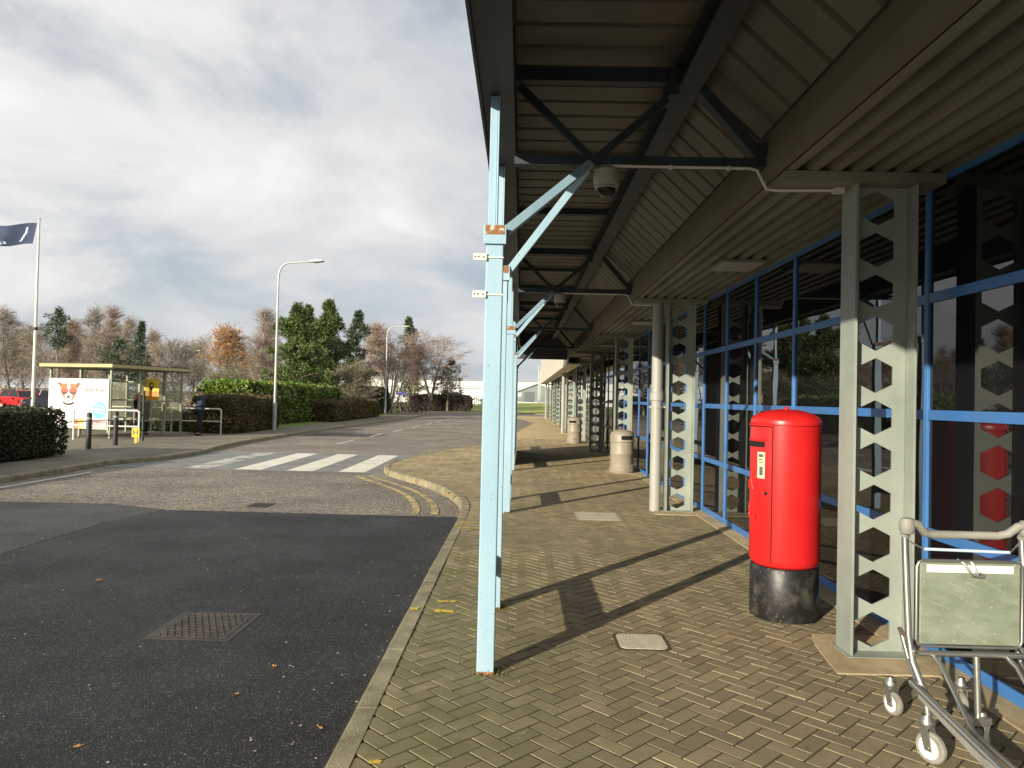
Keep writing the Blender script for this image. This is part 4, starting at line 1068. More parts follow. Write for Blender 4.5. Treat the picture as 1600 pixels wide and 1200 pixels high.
# dark stop pole
sp_ = root('bus_stop_pole', (-12.25, 23.75, 0), 'dark green bus stop pole at the end of the white railing', 'pole')
b = MB(); b.tube([(0, 0, 0), (0, 0, 1.6)], .04, 10); b.build('shaft', flat('dark_green', (.02, .045, .03)), sp_); b = MB(); b.lathe([(.001, 1.62), (.05, 1.61), (.05, 1.58), (.041, 1.57)], n=12); b.build('cap', flat('dark_green', (.02, .045, .03)), sp_)

# ------------------------------------------------------------------ people
def skin_mesh(name, verts, edges, radii, m, parent, levels=1, rootv=0):
    me = bpy.data.meshes.new(name + '_src'); me.from_pydata(verts, edges, [])
    o = bpy.data.objects.new(name + '_src', me); COL.objects.link(o)
    sk = o.modifiers.new('skin', 'SKIN'); sk.use_smooth_shade = True
    for i, r_ in enumerate(radii):
        rv = r_ if isinstance(r_, tuple) else (r_, r_)
        me.skin_vertices[0].data[i].radius = rv
    me.skin_vertices[0].data[rootv].use_root = True
    sb = o.modifiers.new('sub', 'SUBSURF'); sb.levels = levels; sb.render_levels = levels
    dg = bpy.context.evaluated_depsgraph_get(); dg.update()
    out = bpy.data.meshes.new_from_object(o.evaluated_get(dg)); out.name = name
    bpy.data.objects.remove(o); out.materials.clear(); out.materials.append(m)
    for p in out.polygons: p.use_smooth = True
    return link(name, out, parent)
def hand_chain(V, E, Rr, wrist, dirv, up):
    """palm and five fingers appended to a skeleton"""
    w = Vector(V[wrist]); d = Vector(dirv).normalized(); side = d.cross(Vector(up)).normalized(); u = side.cross(d)
    palm = len(V); V.append(tuple(w + d * .075)); E.append((wrist, palm)); Rr.append((.028, .016))
    for k, (o_, L_) in enumerate(((-.03, .065), (-.01, .078), (.01, .074), (.028, .058))):
        a = len(V); V.append(tuple(w + d * .10 + side * o_)); E.append((palm, a)); Rr.append(.009)
        V.append(tuple(w + d * (.10 + L_ * .55) + side * o_ * 1.1 - u * .008)); E.append((a, a + 1)); Rr.append(.0085)
        V.append(tuple(w + d * (.10 + L_ * .9) + side * o_ * 1.1 - u * .03)); E.append((a + 1, a + 2)); Rr.append(.0075)
    a = len(V); V.append(tuple(w + d * .05 - side * .045)); E.append((wrist, a)); Rr.append(.011)
    V.append(tuple(w + d * .09 - side * .058 - u * .012)); E.append((a, a + 1)); Rr.append(.009)
def person(loc, rz, label, jacket, reading):
    q = root('person', loc, label, 'person', rz=rz); q.scale = (1.14, 1.14, 1.02)
    # faces local -Y
    V = [(0, 0, .95), (0, .0, 1.15), (0, .01, 1.32), (0, .0, 1.42), (0, -.02, 1.49), (0, -.05, 1.56), (0, -.065, 1.63)]
    E = [(0, 1), (1, 2), (2, 3), (3, 4), (4, 5), (5, 6)]; Rr = [(.15, .11), (.14, .105), (.165, .115), (.10, .08), (.055, .055), (.078, .088), (.066, .075)]
    J = {}
    for s in (-1, 1):
        a = len(V); V += [(s * .17, .01, 1.39), (s * .21, .03, 1.12), ((s * .12) if reading else s * .2, -.2 if reading else -.06, 1.08 if reading else .9)]
        E += [(3, a), (a, a + 1), (a + 1, a + 2)]; Rr += [.06, .046, .034]; J[s] = a + 2
        hand_chain(V, E, Rr, a + 2, (-s * .35, -1, .12) if reading else (0, -.3, -1), (0, 0, 1) if reading else (0, -1, 0))
        l = len(V); V += [(s * .095, .0, .88), (s * .10, -.015, .50), (s * .105, .015, .09), (s * .115, -.13, .035)]
        E += [(0, l), (l, l + 1), (l + 1, l + 2), (l + 2, l + 3)]; Rr += [.085, .06, .042, (.04, .03)]
    skin_mesh('body', V, E, Rr, MT['skin'], q, 1)
    # jacket
    V = [(0, 0, .80), (0, 0, .98), (0, .0, 1.16), (0, .012, 1.32), (0, .005, 1.43), (0, -.012, 1.485)]; E = [(0, 1), (1, 2), (2, 3), (3, 4), (4, 5)]
    Rr = [(.2, .155), (.195, .15), (.185, .14), (.205, .15), (.12, .10), (.075, .072)]
    for s in (-1, 1):
        a = len(V); V += [(s * .18, .01, 1.39), (s * .225, .03, 1.12), ((s * .135) if reading else s * .21, -.175 if reading else -.05, 1.085 if reading else .92)]
        E += [(4, a), (a, a + 1), (a + 1, a + 2)]; Rr += [.088, .07, .052]
    skin_mesh('jacket', V, E, Rr, jacket, q, 2)
    V = [(0, 0, .93)]; E = []; Rr = [(.165, .125)]
    for s in (-1, 1):
        l = len(V); V += [(s * .098, 0, .80), (s * .102, -.015, .48), (s * .106, .012, .07)]; E += [(0, l), (l, l + 1), (l + 1, l + 2)]; Rr += [.108, .082, .066]
    skin_mesh('trousers', V, E, Rr, MT['trouser'], q, 2)
    for s in (-1, 1):
        skin_mesh('shoe', [(s * .108, .04, .045), (s * .11, -.06, .045), (s * .118, -.17, .035)], [(0, 1), (1, 2)], [(.05, .045), (.05, .045), (.045, .033)], MT['shoe'], q, 2)
    skin_mesh('hair', [(0, -.01, 1.58), (0, -.045, 1.655), (0, -.075, 1.70)], [(0, 1), (1, 2)], [(.075, .07), (.083, .088), (.07, .06)], MT['hair'], q, 2)
    b = MB()
    b.lathe([(.001, -.012), (.010, 0), (.013, .03), (.001, .05)], (0, -.145, 1.585), 8)
    b.build('nose', MT['skin'], q)
    b = MB()
    for s in (-1, 1): b.lathe([(.001, -.008), (.008, 0), (.001, .008)], (s * .03, -.135, 1.62), 8)
    b.box(-.022, .022, -.139, -.128, 1.548, 1.555); b.build('eyes_and_mouth', MT['hair'], q)
    for s in (-1, 1):
        b = MB(); b.lathe([(.001, -.03), (.014, -.01), (.016, .015), (.001, .03)], (s * .083, -.05, 1.595), 8); b.build('ear', MT['skin'], q)
    return q
person((-11.95, 27.3, 0), R(-62), 'person in dark navy jacket reading a paper beside the hedge', MT['navy'], True)
person((-13.9, 26.9, 0), R(40), 'person in dark maroon coat waiting in the shelter beside the yellow timetable poster', MT['maroon'], False)
pp = MB(); pp.add([(-.13, 0, 0), (.13, 0, 0), (.14, .0, .19), (-.12, .0, .19), (-.13, .004, 0), (.13, .004, 0), (.14, .004, .19), (-.12, .004, .19)], [(0, 1, 2, 3), (7, 6, 5, 4), (0, 4, 5, 1), (1, 5, 6, 2), (2, 6, 7, 3), (3, 7, 4, 0)])
po = pp.build('newspaper', MT['paper']); po.location = (-12.24, 27.13, 1.09); po.rotation_euler = (R(-55), 0, R(-62)); tag(po, 'pale folded paper held by the person in the navy jacket', 'paper')

# ------------------------------------------------------------------ plants
def leaf_quads(P, size, rng, aspect=.5):
    n = len(P); a = rng.normal(size=(n, 3)); a /= np.linalg.norm(a, axis=1)[:, None]
    b = rng.normal(size=(n, 3)); b -= a * np.sum(a * b, 1)[:, None]; b /= np.linalg.norm(b, axis=1)[:, None]
    s = (size * rng.uniform(.6, 1.3, size=n))[:, None]
    V = np.stack([P - a * s, P + b * s * aspect, P + a * s, P - b * s * aspect], 1).reshape(-1, 3)
    return V, np.arange(4 * n).reshape(n, 4)
def hedge(name, label, x0, x1, y0, y1, h, m, size, dens, loc, rz=0, seed=1, bump=.10, group='clipped hedges along the road', drop=0.0, shoots=60):
    """clipped hedge: leaf shell over an uneven box around a dark twiggy core; local box x0..x1,y0..y1"""
    rng = np.random.default_rng(seed); q = root(name, loc, label, 'hedge', group, rz)
    def area_pts(n, ax, fixed):
        P = np.empty((n, 3)); P[:, 0] = rng.uniform(x0, x1, n); P[:, 1] = rng.uniform(y0, y1, n); P[:, 2] = rng.uniform(0.02, h, n); P[:, ax] = fixed; return P
    A = {(0, x0): (y1 - y0) * h, (0, x1): (y1 - y0) * h, (1, y0): (x1 - x0) * h, (1, y1): (x1 - x0) * h, (2, h): (x1 - x0) * (y1 - y0)}
    L_ = []
    for (ax, fx), ar in A.items(): L_.append(area_pts(max(20, int(ar * dens)), ax, fx))
    P = np.concatenate(L_)
    c = np.array([(x0 + x1) / 2, (y0 + y1) / 2, h * .5]); hx = np.array([(x1 - x0) / 2, (y1 - y0) / 2, h * .5])
    # round the corners and make the faces uneven
    t = (P - c) / hx; rr_ = .28
    edge = np.clip(np.abs(t[:, [0, 2]]), 0, 1)
    k = np.clip((edge[:, 0] + edge[:, 1] - 1.55) / .45, 0, 1)[:, None]
    P = c + (P - c) * (1 - np.array([.10, .0, .10]) * k)
    ph = rng.uniform(0, 6.28, 6)
    wob = np.sin(P[:, 1] * 1.7 + ph[0]) + np.sin(P[:, 1] * 3.9 + P[:, 2] * 2.5 + ph[1]) + np.sin(P[:, 0] * 3.1 + ph[2]) * .7 + np.sin(P[:, 2] * 4.3 + P[:, 1] * .9 + ph[3])
    dirv = (P - c) / np.maximum(np.linalg.norm((P - c) * np.array([1, .15, 1]), axis=1), .01)[:, None]; dirv[:, 1] *= .15
    P = P + dirv * (wob * bump * .33)[:, None] + rng.normal(size=P.shape) * size * .8
    P[:, 2] = np.maximum(P[:, 2], .03)
    if drop: P[:, 2] *= 1 - drop * np.clip((P[:, 1] - y0) / (y1 - y0), 0, 1)
    if shoots:
        ns = int((x1 - x0) * (y1 - y0) * shoots); S = np.empty((ns, 3)); S[:, 0] = rng.uniform(x0 + .1, x1 - .1, ns); S[:, 1] = rng.uniform(y0 + .1, y1 - .1, ns)
        S[:, 2] = h * (1 - drop) + np.abs(rng.normal(0, .09, ns)) + .05 * np.sin(S[:, 1] * 2.1); P = np.concatenate([P, S])
    V, F = leaf_quads(P, size, rng)
    mesh_np('leaves', V, F, m, q)
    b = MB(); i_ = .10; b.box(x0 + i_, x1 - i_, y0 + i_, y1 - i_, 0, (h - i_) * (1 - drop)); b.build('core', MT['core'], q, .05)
    return q
hedge('hedge', 'low dark hedge in the near left corner beside the footway', -2.2, 0, -13, 1.6, 1.10, MT['hedgeleaf'], .042, 1100, (-11.15, 16.2, 0), 0, 1, .12)
hedge('hedge', 'brownish clipped hedge behind the standing person', -1.8, 0, 0, 5.2, 1.42, MT['beech'], .05, 900, (-11.2, 28.8, 0), R(0), 2, .10)
hedge('hedge', 'tall glossy bright green laurel hedge behind the nearest street lamp', -2.6, 0, 0, 15.5, 2.0, MT['laurel'], .085, 430, (-12.7, 34.5, 0), R(-1), 3, .22, shoots=260)
hedge('hedge', 'low dark brown clipped hedge right of the bright laurel hedge', -1.6, 0, 0, 13, 1.15, MT['beech'], .06, 500, (-10.95, 43.5, 0), R(0), 4, .10)
hedge('hedge', 'short bright green laurel hedge end above the brown hedge by the person', -2.2, 0, 0, 2.4, 1.7, MT['laurel'], .085, 330, (-13.3, 34.6, 0), R(4), 5, .2, shoots=260)
hedge('hedge', 'dark green hedge beyond the second street lamp', -4.5, 0, 0, 3.0, 2.2, MT['hedgeleaf'], .09, 260, (-12.4, 66.0, 0), R(0), 6, .2)
hedge('hedge', 'dark hedge below the far bare trees at the end of the road', -7, 0, 0, 2.0, 1.7, MT['twigdark'], .10, 240, (-6.0, 86.5, 0), R(0), 7, .2)
hedge('hedge', 'low rough hedge behind the white railing and shelter', -8, 0, 0, 1.2, .7, MT['hedgeleaf'], .05, 600, (-12.2, 29.6, 0), R(0), 8, .15)

def tree_bare(seed, h, spread, tr_r, twig_w, nprim, lo=.25, up=.75, droop=.0, stems=1, dens=1.0):
    """trunk tubes and a crown of fine ribbons, local coords"""
    rng = random.Random(seed); tk = MB(); seg = []
    def branch(p, d, L, r, depth):
        n = 5 if depth < 2 else 3; pts = [Vector(p)]; dd = Vector(d).normalized()
        for i in range(n):
            dd = (dd + Vector((rng.gauss(0, .12), rng.gauss(0, .12), rng.gauss(0, .10) + (.10 * up if depth < 2 else -droop)))).normalized()
            pts.append(pts[-1] + dd * (L / n))
        rs = [max(r * (1 - .8 * i / n), .006) for i in range(n + 1)]
        if depth <= 1: tk.tube(pts, rs, 6 if depth == 0 else 4, cap=False)
        else:
            for i in range(n): seg.append((pts[i], pts[i + 1], max(rs[i], twig_w), max(rs[i + 1], twig_w * .6)))
        return pts
    for s_ in range(stems):
        base = Vector((rng.uniform(-.25, .25), rng.uniform(-.25, .25), 0)) if stems > 1 else Vector((0, 0, 0))
        a = rng.uniform(0, 6.28); lean = rng.uniform(.15, .38) if stems > 1 else rng.uniform(0, .06)
        p = base; dd = Vector((math.cos(a) * lean, math.sin(a) * lean, 1)).normalized(); pts = [p]; n = 9; H = h * rng.uniform(.86, 1.0)
        for i in range(n):
            dd = (dd + Vector((rng.gauss(0, .05), rng.gauss(0, .05), .06))).normalized(); pts.append(pts[-1] + dd * H / n)
        rs = [max(tr_r * (1 - i / n) ** .9, .012) for i in range(n + 1)]; rs[0] *= 1.25
        tk.tube(pts, rs, 8, cap=False)
        for k in range(int(nprim / stems ** .6)):
            t = lo + (1 - lo) * (k + rng.random()) / (nprim / stems ** .6) * .98; i = min(int(t * n), n - 1); q = pts[i].lerp(pts[i + 1], t * n - i)
            a = k * 2.4 + rng.uniform(-.4, .4); L = spread * (1.05 - .75 * ((t - lo) / (1 - lo)) ** 1.3) * rng.uniform(.75, 1.15)
            el = up * rng.uniform(.6, 1.2) + .25 * t
            P1 = branch(q, (math.cos(a), math.sin(a), el), L, tr_r * .34 * (1.1 - t), 1)
            for m_ in range(int(7 * dens)):
                u = .2 + .8 * (m_ + rng.random()) / (7 * dens); j = min(int(u * 5), 4); q2 = P1[j].lerp(P1[j + 1], min(u * 5 - j, 1)); a2 = rng.uniform(0, 6.28)
                base_d = (P1[j + 1] - P1[j]).normalized()
                P2 = branch(q2, base_d * .8 + Vector((math.cos(a2), math.sin(a2), rng.uniform(-.1, .7))) * .8, L * .42 * (1.15 - .5 * u) * rng.uniform(.7, 1.2), .012, 2)
                for w_ in range(int(7 * dens)):
                    v = .15 + .85 * rng.random(); j2 = min(int(v * 3), 2); q3 = P2[j2].lerp(P2[j2 + 1], v * 3 - j2); a3 = rng.uniform(0, 6.28)
                    bd = (P2[j2 + 1] - P2[j2]).normalized(); d3 = (bd * .9 + Vector((math.cos(a3), math.sin(a3), rng.uniform(-.3, .5) - droop * 2)) * .75).normalized(); L3 = (.35 + spread * .12) * rng.uniform(.6, 1.4)
                    e3 = q3 + d3 * L3; seg.append((q3, e3, twig_w, twig_w * .5))
                    for z_ in range(3):
                        q4 = q3.lerp(e3, rng.uniform(.2, .9)); a4 = rng.uniform(0, 6.28)
                        seg.append((q4, q4 + (d3 * .8 + Vector((math.cos(a4), math.sin(a4), rng.uniform(-.4, .4) - droop * 2)) * .8).normalized() * L3 * .6, twig_w * .8, twig_w * .4))
    nprng = np.random.default_rng(seed); S = len(seg)
    A = np.array([tuple(s[0]) for s in seg]); B = np.array([tuple(s[1]) for s in seg]); wa = np.array([s[2] for s in seg])[:, None]; wb = np.array([s[3] for s in seg])[:, None]
    d = B - A; d /= np.maximum(np.linalg.norm(d, axis=1), 1e-6)[:, None]; r_ = nprng.normal(size=(S, 3)); o = np.cross(d, r_); o /= np.maximum(np.linalg.norm(o, axis=1), 1e-6)[:, None]
    V = np.stack([A - o * wa, A + o * wa, B + o * wb, B - o * wb], 1).reshape(-1, 3)
    return tk, V, np.arange(4 * S).reshape(S, 4), B
def place_tree(name, meshes, loc, rz, sc, label, group):
    q = root(name, loc, label, 'tree', group, rz); q.scale = (sc[0], sc[0], sc[1])
    for nm, me in meshes: link(nm, me, q)
    return q
def take(o):       # unlink a template object, keep its mesh
    me = o.data; bpy.data.objects.remove(o); return me
def bare_kind(seed, bark, twig, **kw):
    tk, V, F, tips = tree_bare(seed, **kw)
    return [('trunk', take(tk.build('trunk', bark))), ('crown', take(mesh_np('crown', V, F, twig)))], tips
bareA, _ = bare_kind(11, MT['bark'], MT['twig'], h=8, spread=2.6, tr_r=.13, twig_w=0.0106, nprim=26, lo=.15, up=1.7)
bareB, _ = bare_kind(12, MT['bark'], MT['twigred'], h=8, spread=2.2, tr_r=.12, twig_w=0.0106, nprim=28, lo=.12, up=1.9)
bareC, _ = bare_kind(13, MT['bark'], MT['twig'], h=8, spread=3.4, tr_r=.16, twig_w=0.0112, nprim=24, lo=.15, up=1.2)
birchA, _ = bare_kind(14, MT['birchbark'], MT['twigpink'], h=8.5, spread=2.2, tr_r=.11, twig_w=0.0099, nprim=26, lo=.2, up=1.7, droop=.05)
birchB, _ = bare_kind(15, MT['birchbark'], MT['twigred'], h=9, spread=2.7, tr_r=.12, twig_w=0.0112, nprim=26, lo=.2, up=1.6, droop=.06)
birchC, _ = bare_kind(16, MT['bark'], MT['twigpink'], h=9.5, spread=4.4, tr_r=.17, twig_w=0.0125, nprim=26, lo=.2, up=.8, droop=.10, stems=2)
multi, _ = bare_kind(17, MT['birchbark'], MT['twigred'], h=7, spread=1.6, tr_r=.09, twig_w=0.0092, nprim=22, lo=.45, up=1.2, stems=7, dens=.8)
roundb, _ = bare_kind(18, MT['bark'], MT['twig'], h=5.2, spread=3.6, tr_r=.14, twig_w=0.0112, nprim=30, lo=.12, up=.6, dens=1.1)
shrubm, tips = bare_kind(19, MT['bark'], MT['twig'], h=3.4, spread=1.5, tr_r=.06, twig_w=0.0066, nprim=16, lo=.15, up=1.1, stems=4)
rng = np.random.default_rng(5); P = tips[rng.integers(0, len(tips), 2600)] + rng.normal(size=(2600, 3)) * .08; V, F = leaf_quads(P, .06, rng)
shrubm.append(('leaf_spray', take(mesh_np('leaf_spray', V, F, MT['shrubleaf']))))
autm, tips = bare_kind(20, MT['bark'], MT['twig'], h=6.2, spread=2.0, tr_r=.12, twig_w=0.0092, nprim=22, lo=.42, up=.8)
tips = tips[tips[:, 2] > 3.6]; P = tips[rng.integers(0, len(tips), 2400)] + rng.normal(size=(2400, 3)) * .10; V, F = leaf_quads(P, .085, rng)
autm.append(('leaf_spray', take(mesh_np('leaf_spray', V, F, MT['autumn']))))

def tree_pine(seed, h, r, base, needle, shape='pine', clump=.42, n=190, per=34, nsz=.16, tr=.16):
    """trunk, limbs, tufts of needle blades"""
    rng = random.Random(seed); nr = np.random.default_rng(seed); tk = MB()
    pts = [Vector((rng.gauss(0, .04) * i, rng.gauss(0, .04) * i, h * .97 * i / 8)) for i in range(9)]; tk.tube(pts, [tr * (1 - .95 * i / 8) + .012 for i in range(9)], 8, cap=False)
    C = []
    for k in range(n):
        t = (k + rng.random()) / n; z = base + (h - base) * t
        if shape == 'pine': prof = (1 - t) ** .55 * (.55 + .45 * min(1, t / .18))
        elif shape == 'top': prof = math.sin(math.pi * min(1, t * .92 + .08)) ** .7
        else: prof = (1 - t) ** .9
        prof *= .62 + .38 * math.sin(t * 26 + 1.1 * math.sin(k * 2.39996))       # whorls
        a = k * 2.39996 + rng.uniform(-.5, .5); q = r * max(prof, .05) * (rng.uniform(.35, 1.0) ** .5) * rng.uniform(.8, 1.12)
        i = min(int(z / h * 8), 7); c = pts[i].lerp(pts[i + 1], z / (h * .97) * 8 - i if i < 7 else .5); tip = Vector((c.x + math.cos(a) * q, c.y + math.sin(a) * q, z + rng.gauss(0, .12)))
        if k % 3 == 0 and q > .4:
            root_ = Vector((c.x, c.y, z - q * (.25 if shape != 'spruce' else -.1))); tk.tube([root_, root_.lerp(tip, .6) + Vector((0, 0, -.05)), tip], [.03, .02, .008], 4, cap=False)
        C.append(tuple(tip))
    C = np.array(C); m = len(C); cl = clump * nr.uniform(.65, 1.25, m) * (1 - .45 * (C[:, 2] - base) / (h - base))
    D = nr.normal(size=(m, per, 3)); D /= np.linalg.norm(D, axis=2)[:, :, None]; D[:, :, 2] = D[:, :, 2] * .75 + .22
    A = C[:, None, :] + D * (cl[:, None] * nr.uniform(.15, .75, (m, per)))[:, :, None]
    B = A + D * (nsz * nr.uniform(.7, 1.4, (m, per)))[:, :, None] + nr.normal(size=A.shape) * .03
    A = A.reshape(-1, 3); B = B.reshape(-1, 3); d = B - A; o = np.cross(d, nr.normal(size=d.shape)); o /= np.maximum(np.linalg.norm(o, axis=1), 1e-6)[:, None]; w = nsz * .17
    V = np.stack([A - o * w * .5, (A + B) / 2 + o * w, B, (A + B) / 2 - o * w], 1).reshape(-1, 3)
    return [('trunk', take(tk.build('trunk', MT['bark']))), ('crown', take(mesh_np('crown', V, np.arange(len(V)).reshape(-1, 4), needle)))]
pineA = tree_pine(31, 8.4, 4.1, .5, MT['needle'], n=600, per=40, clump=.46, nsz=.27)
pineB = tree_pine(32, 9.4, 3.3, .6, MT['needle'], n=520, per=40, clump=.44, nsz=.27)
pineC = tree_pine(33, 9.0, 2.5, 1.3, MT['needleb'], n=280, per=38, clump=.38, nsz=.24)
pineT = tree_pine(34, 8.0, 1.35, 5.0, MT['needleb'], shape='top', n=90, per=44, clump=.42, nsz=.18)
spruce = tree_pine(35, 7.0, 1.7, .5, MT['needleb'], shape='spruce', n=220, per=36, clump=.36, nsz=.17)
bushy = tree_pine(36, 5.4, 2.6, .3, MT['needleb'], shape='top', n=150, per=36, clump=.5, nsz=.2)
yew = tree_pine(37, 6.0, 2.4, 1.2, MT['darkneedle'], shape='top', n=110, per=40, clump=.5, nsz=.22, tr=.12)
G1 = 'bare trees beyond the bus shelter'; G2 = 'evergreens left of the road'; G3 = 'bare birches at the end of the road'
TREES = [
    ('bare_tree', bareA, -43.4, 62, 0, 1.1, .95, 'grey-brown bare tree at the left frame edge behind the flagpole foot', G1),
    ('bare_tree', bareC, -50.5, 74, 2, 1.0, .9, 'wide grey bare tree partly outside the frame at far left', G1),
    ('bare_tree', bareC, -46.7, 70, 1, 1.1, .88, 'bare tree seen directly behind the foot of the flag', G1),
    ('pine_tree', pineT, -38.2, 60, 0, 1.0, 1.0, 'tall thin pine with a tuft of green only at its top', G2),
    ('bare_tree', bareB, -46.4, 75, 2, 1.2, 1.03, 'russet bare tree just right of the tuft-topped pine', G1),
    ('bare_tree', bareA, -42.8, 72, 3, 1.05, 1.1, 'tallest grey-brown bare tree above the dog advertisement', G1),
    ('bare_tree', bareB, -36.5, 64, 4, 1.1, 1.06, 'reddish bare tree above the right half of the dog advertisement', G1),
    ('bushy_pine', bushy, -30.3, 55, 0, 1.0, 1.0, 'low bushy evergreen above the shelter roof', G2),
    ('bare_tree', bareA, -43.2, 80, 5, 1.1, 1.1, 'bare tree between the reddish tree and the slim spruce', G1),
    ('spruce_tree', spruce, -30.2, 58, 0, 1.0, 1.0, 'slim grey-green spruce above the bus shelter', G2),
    ('bare_tree', bareB, -34.9, 70, 1, 1.0, .85, 'lower russet bare tree just right of the slim spruce', G1),
    ('bare_tree', roundb, -29.3, 62, 2, 1.0, 1.02, 'low round-headed bare tree right of the shelter roof', G1),
    ('bare_tree', bareC, -38.1, 85, 4, 1.0, .85, 'thin far bare tree between round-headed tree and orange tree', G1),
    ('bare_tree', roundb, -27.2, 75, 5, .9, 1.0, 'small bare tree close behind the orange-leaved tree', G1),
    ('autumn_tree', autm, -23.4, 58, 0, 1.0, 1.0, 'small tree with orange autumn leaves', 'single trees left of the road'),
    ('birch_tree', birchA, -22.3, 62, 0, 1.25, 1.0, 'pinkish bare birch left of the nearest street lamp', G1),
    ('birch_tree', birchA, -27.0, 80, 2, 1.1, .97, 'farther pale bare birch seen beside the street lamp pole', G1),
    ('pine_tree', pineA, -17.0, 56, 0, .9, .98, 'broad dark green pine nearest the street lamp, lowest of the clump', G2),
    ('pine_tree', pineB, -16.3, 61, 1, .95, .98, 'tallest green pine in the middle of the clump', G2),
    ('pine_tree', pineB, -18.9, 65, 3, .95, .98, 'green pine at the back of the clump', G2),
    ('pine_tree', pineC, -15.0, 66, 0, 1.0, 1.0, 'slimmer separate pine at the right of the pine clump', G2),
    ('birch_tree', birchB, -17.0, 80, 0, 1.15, 1.0, 'russet bare birch just right of the slimmer pine', G3),
    ('birch_tree', birchB, -14.5, 79, 3, 1.15, 1.0, 'taller russet birch behind the second street lamp', G3),
    ('pine_tree', pineC, -14.6, 95, 2, 1.2, 1.28, 'far pine rising above the birches', G2),
    ('birch_tree', multi, -12.6, 70, 0, 1.5, 1.0, 'pale many-stemmed birch beside the second street lamp', G3),
    ('birch_tree', birchB, -13.2, 88, 5, .9, .85, 'low russet birch behind the many-stemmed birch', G3),
    ('birch_tree', birchC, -10.4, 87, 1, 1.2, .95, 'wide spreading bare birch at the bend of the road', G3),
    ('yew_tree', yew, -8.6, 86, 0, .95, .98, 'dark drooping evergreen at the bend of the road', G2),
    ('shrub', shrubm, -11.6, 52, 0, 1.15, 1.1, 'yellow-green feathery shrub above the low brown hedge', 'single trees left of the road'),
    ('shrub', shrubm, -20.2, 50, 2, 1.0, .9, 'yellow-brown shrub behind the laurel hedge below the orange tree', 'single trees left of the road'),
]
for (nm, me, x, y, rz, sx, sz, lb, g) in TREES: place_tree(nm, me, (x, y, -.05), rz, (sx, sz), lb, g)
# the far belt of wood that closes the view on the left
rngb = random.Random(77); mV = []; mF = []; off = 0
kinds = [bareA, bareB, bareC, roundb]
belt = []
for k in range(46):
    me = kinds[k % 4][1][1]; n = len(me.vertices); co = np.empty(n * 3, dtype=np.float32); me.vertices.foreach_get('co', co); co = co.reshape(-1, 3)
    sub = np.arange(n // 4)[::2]; co = co.reshape(-1, 4, 3)[sub]
    a = rngb.uniform(0, 6.28); s = rngb.uniform(.8, 1.15); x = -75 + 48 * (k / 45) + rngb.uniform(-1, 1); y = rngb.uniform(84, 100)
    c_, s_ = math.cos(a), math.sin(a); rot = np.array([[c_, -s_, 0], [s_, c_, 0], [0, 0, 1]], dtype=np.float32)
    belt.append(((co.reshape(-1, 3) @ rot.T) * s + np.array([x, y, -.2], dtype=np.float32)))
bV = np.concatenate(belt); stuff(mesh_np('distant_wood', bV, np.arange(len(bV)).reshape(-1, 4), MT['twig']))
# undergrowth at the foot of the wood
rng = np.random.default_rng(8); n = 16000; P = np.stack([rng.uniform(-75, -19, n), rng.uniform(71.5, 84, n), np.abs(rng.normal(0, .75, n))], 1)
V, F = leaf_quads(P, .16, rng, .35); stuff(mesh_np('undergrowth', V, F, MT['twig']))
n = 7000; P = np.stack([rng.uniform(-33, -10, n), rng.uniform(72.5, 84, n), np.abs(rng.normal(0, .7, n))], 1)
V, F = leaf_quads(P, .14, rng, .35); stuff(mesh_np('undergrowth', V, F, MT['twigdark']))

# ------------------------------------------------------------------ street lamps, flag, sign
def lamp(loc, h, arm, label, rz=0.0):
    q = root('street_lamp', loc, label, 'street lamp', 'street lamps', rz)
    b = MB(); b.tube([(0, 0, 0), (0, 0, 1.2)], .088, 14); b.tube([(0, 0, 1.2), (0, 0, 1.26)], [.088, .058], 14, cap=False); b.build('base', MT['galv'], q)
    pts = [(0, 0, 1.25), (0, 0, h - .75), (.03, 0, h - .45), (.14, 0, h - .2), (.32, 0, h - .07), (.5, 0, h - .03), (arm - .5, 0, h + .04)]
    b = MB(); b.tube(pts, [.058, .046, .044, .042, .04, .036, .034], 12); b.build('pole', MT['galv'], q)
    b = MB(); b.prism([(arm - .62, h + .02), (arm - .55, h + .09), (arm - .3, h + .13), (arm + .02, h + .10), (arm + .06, h + .06), (arm - .5, h + .005)], lambda a, z, d: (a, d, z), -.12, .12); hd = b.build('lantern', MT['galv'], q, .015)
    b = MB(); b.prism([(arm - .42, h + .009), (arm + .02, h + .05), (arm - .02, h + .035), (arm - .36, h - .012)], lambda a, z, d: (a, d, z), -.10, .10); b.build('lamp_glass', flat('lamp_glass', (.16, .16, .15), .2), hd)
    return q
lamp((-10.85, 32.3, -.01), 7.45, 1.95, 'tall grey street lamp beside the brown hedge, nearest of all')
lamp((-11.55, 62.5, -.01), 7.5, 1.9, 'street lamp in front of the far birches, second along the road')
lamp((-30.3, 74, 0), 6.2, 1.2, 'short far street lamp beside the orange-leaved tree', R(180))
lamp((-36.2, 80, 0), 6.0, 1.0, 'distant street lamp above the right end of the shelter', R(0))
fp = root('flagpole', (-23.4, 35, 0), 'tall white flagpole flying a dark navy flag at far left', 'flagpole')
b = MB(); b.tube([(0, 0, 0), (0, 0, 1.3), (0, 0, 4.5), (0, 0, 9.75)], [.085, .085, .07, .045], 14); b.lathe([(.001, 9.80), (.05, 9.79), (.09, 9.76), (.05, 9.74)], n=14); b.build('pole', MT['whitepaint'], fp)
b = MB(); b.lathe([(.087, 4.4), (.1, 4.42), (.1, 4.52), (.087, 4.54)], n=12); b.build('collar', MT['black'], fp)
NXf, NZf = 30, 10; V = []; F = []
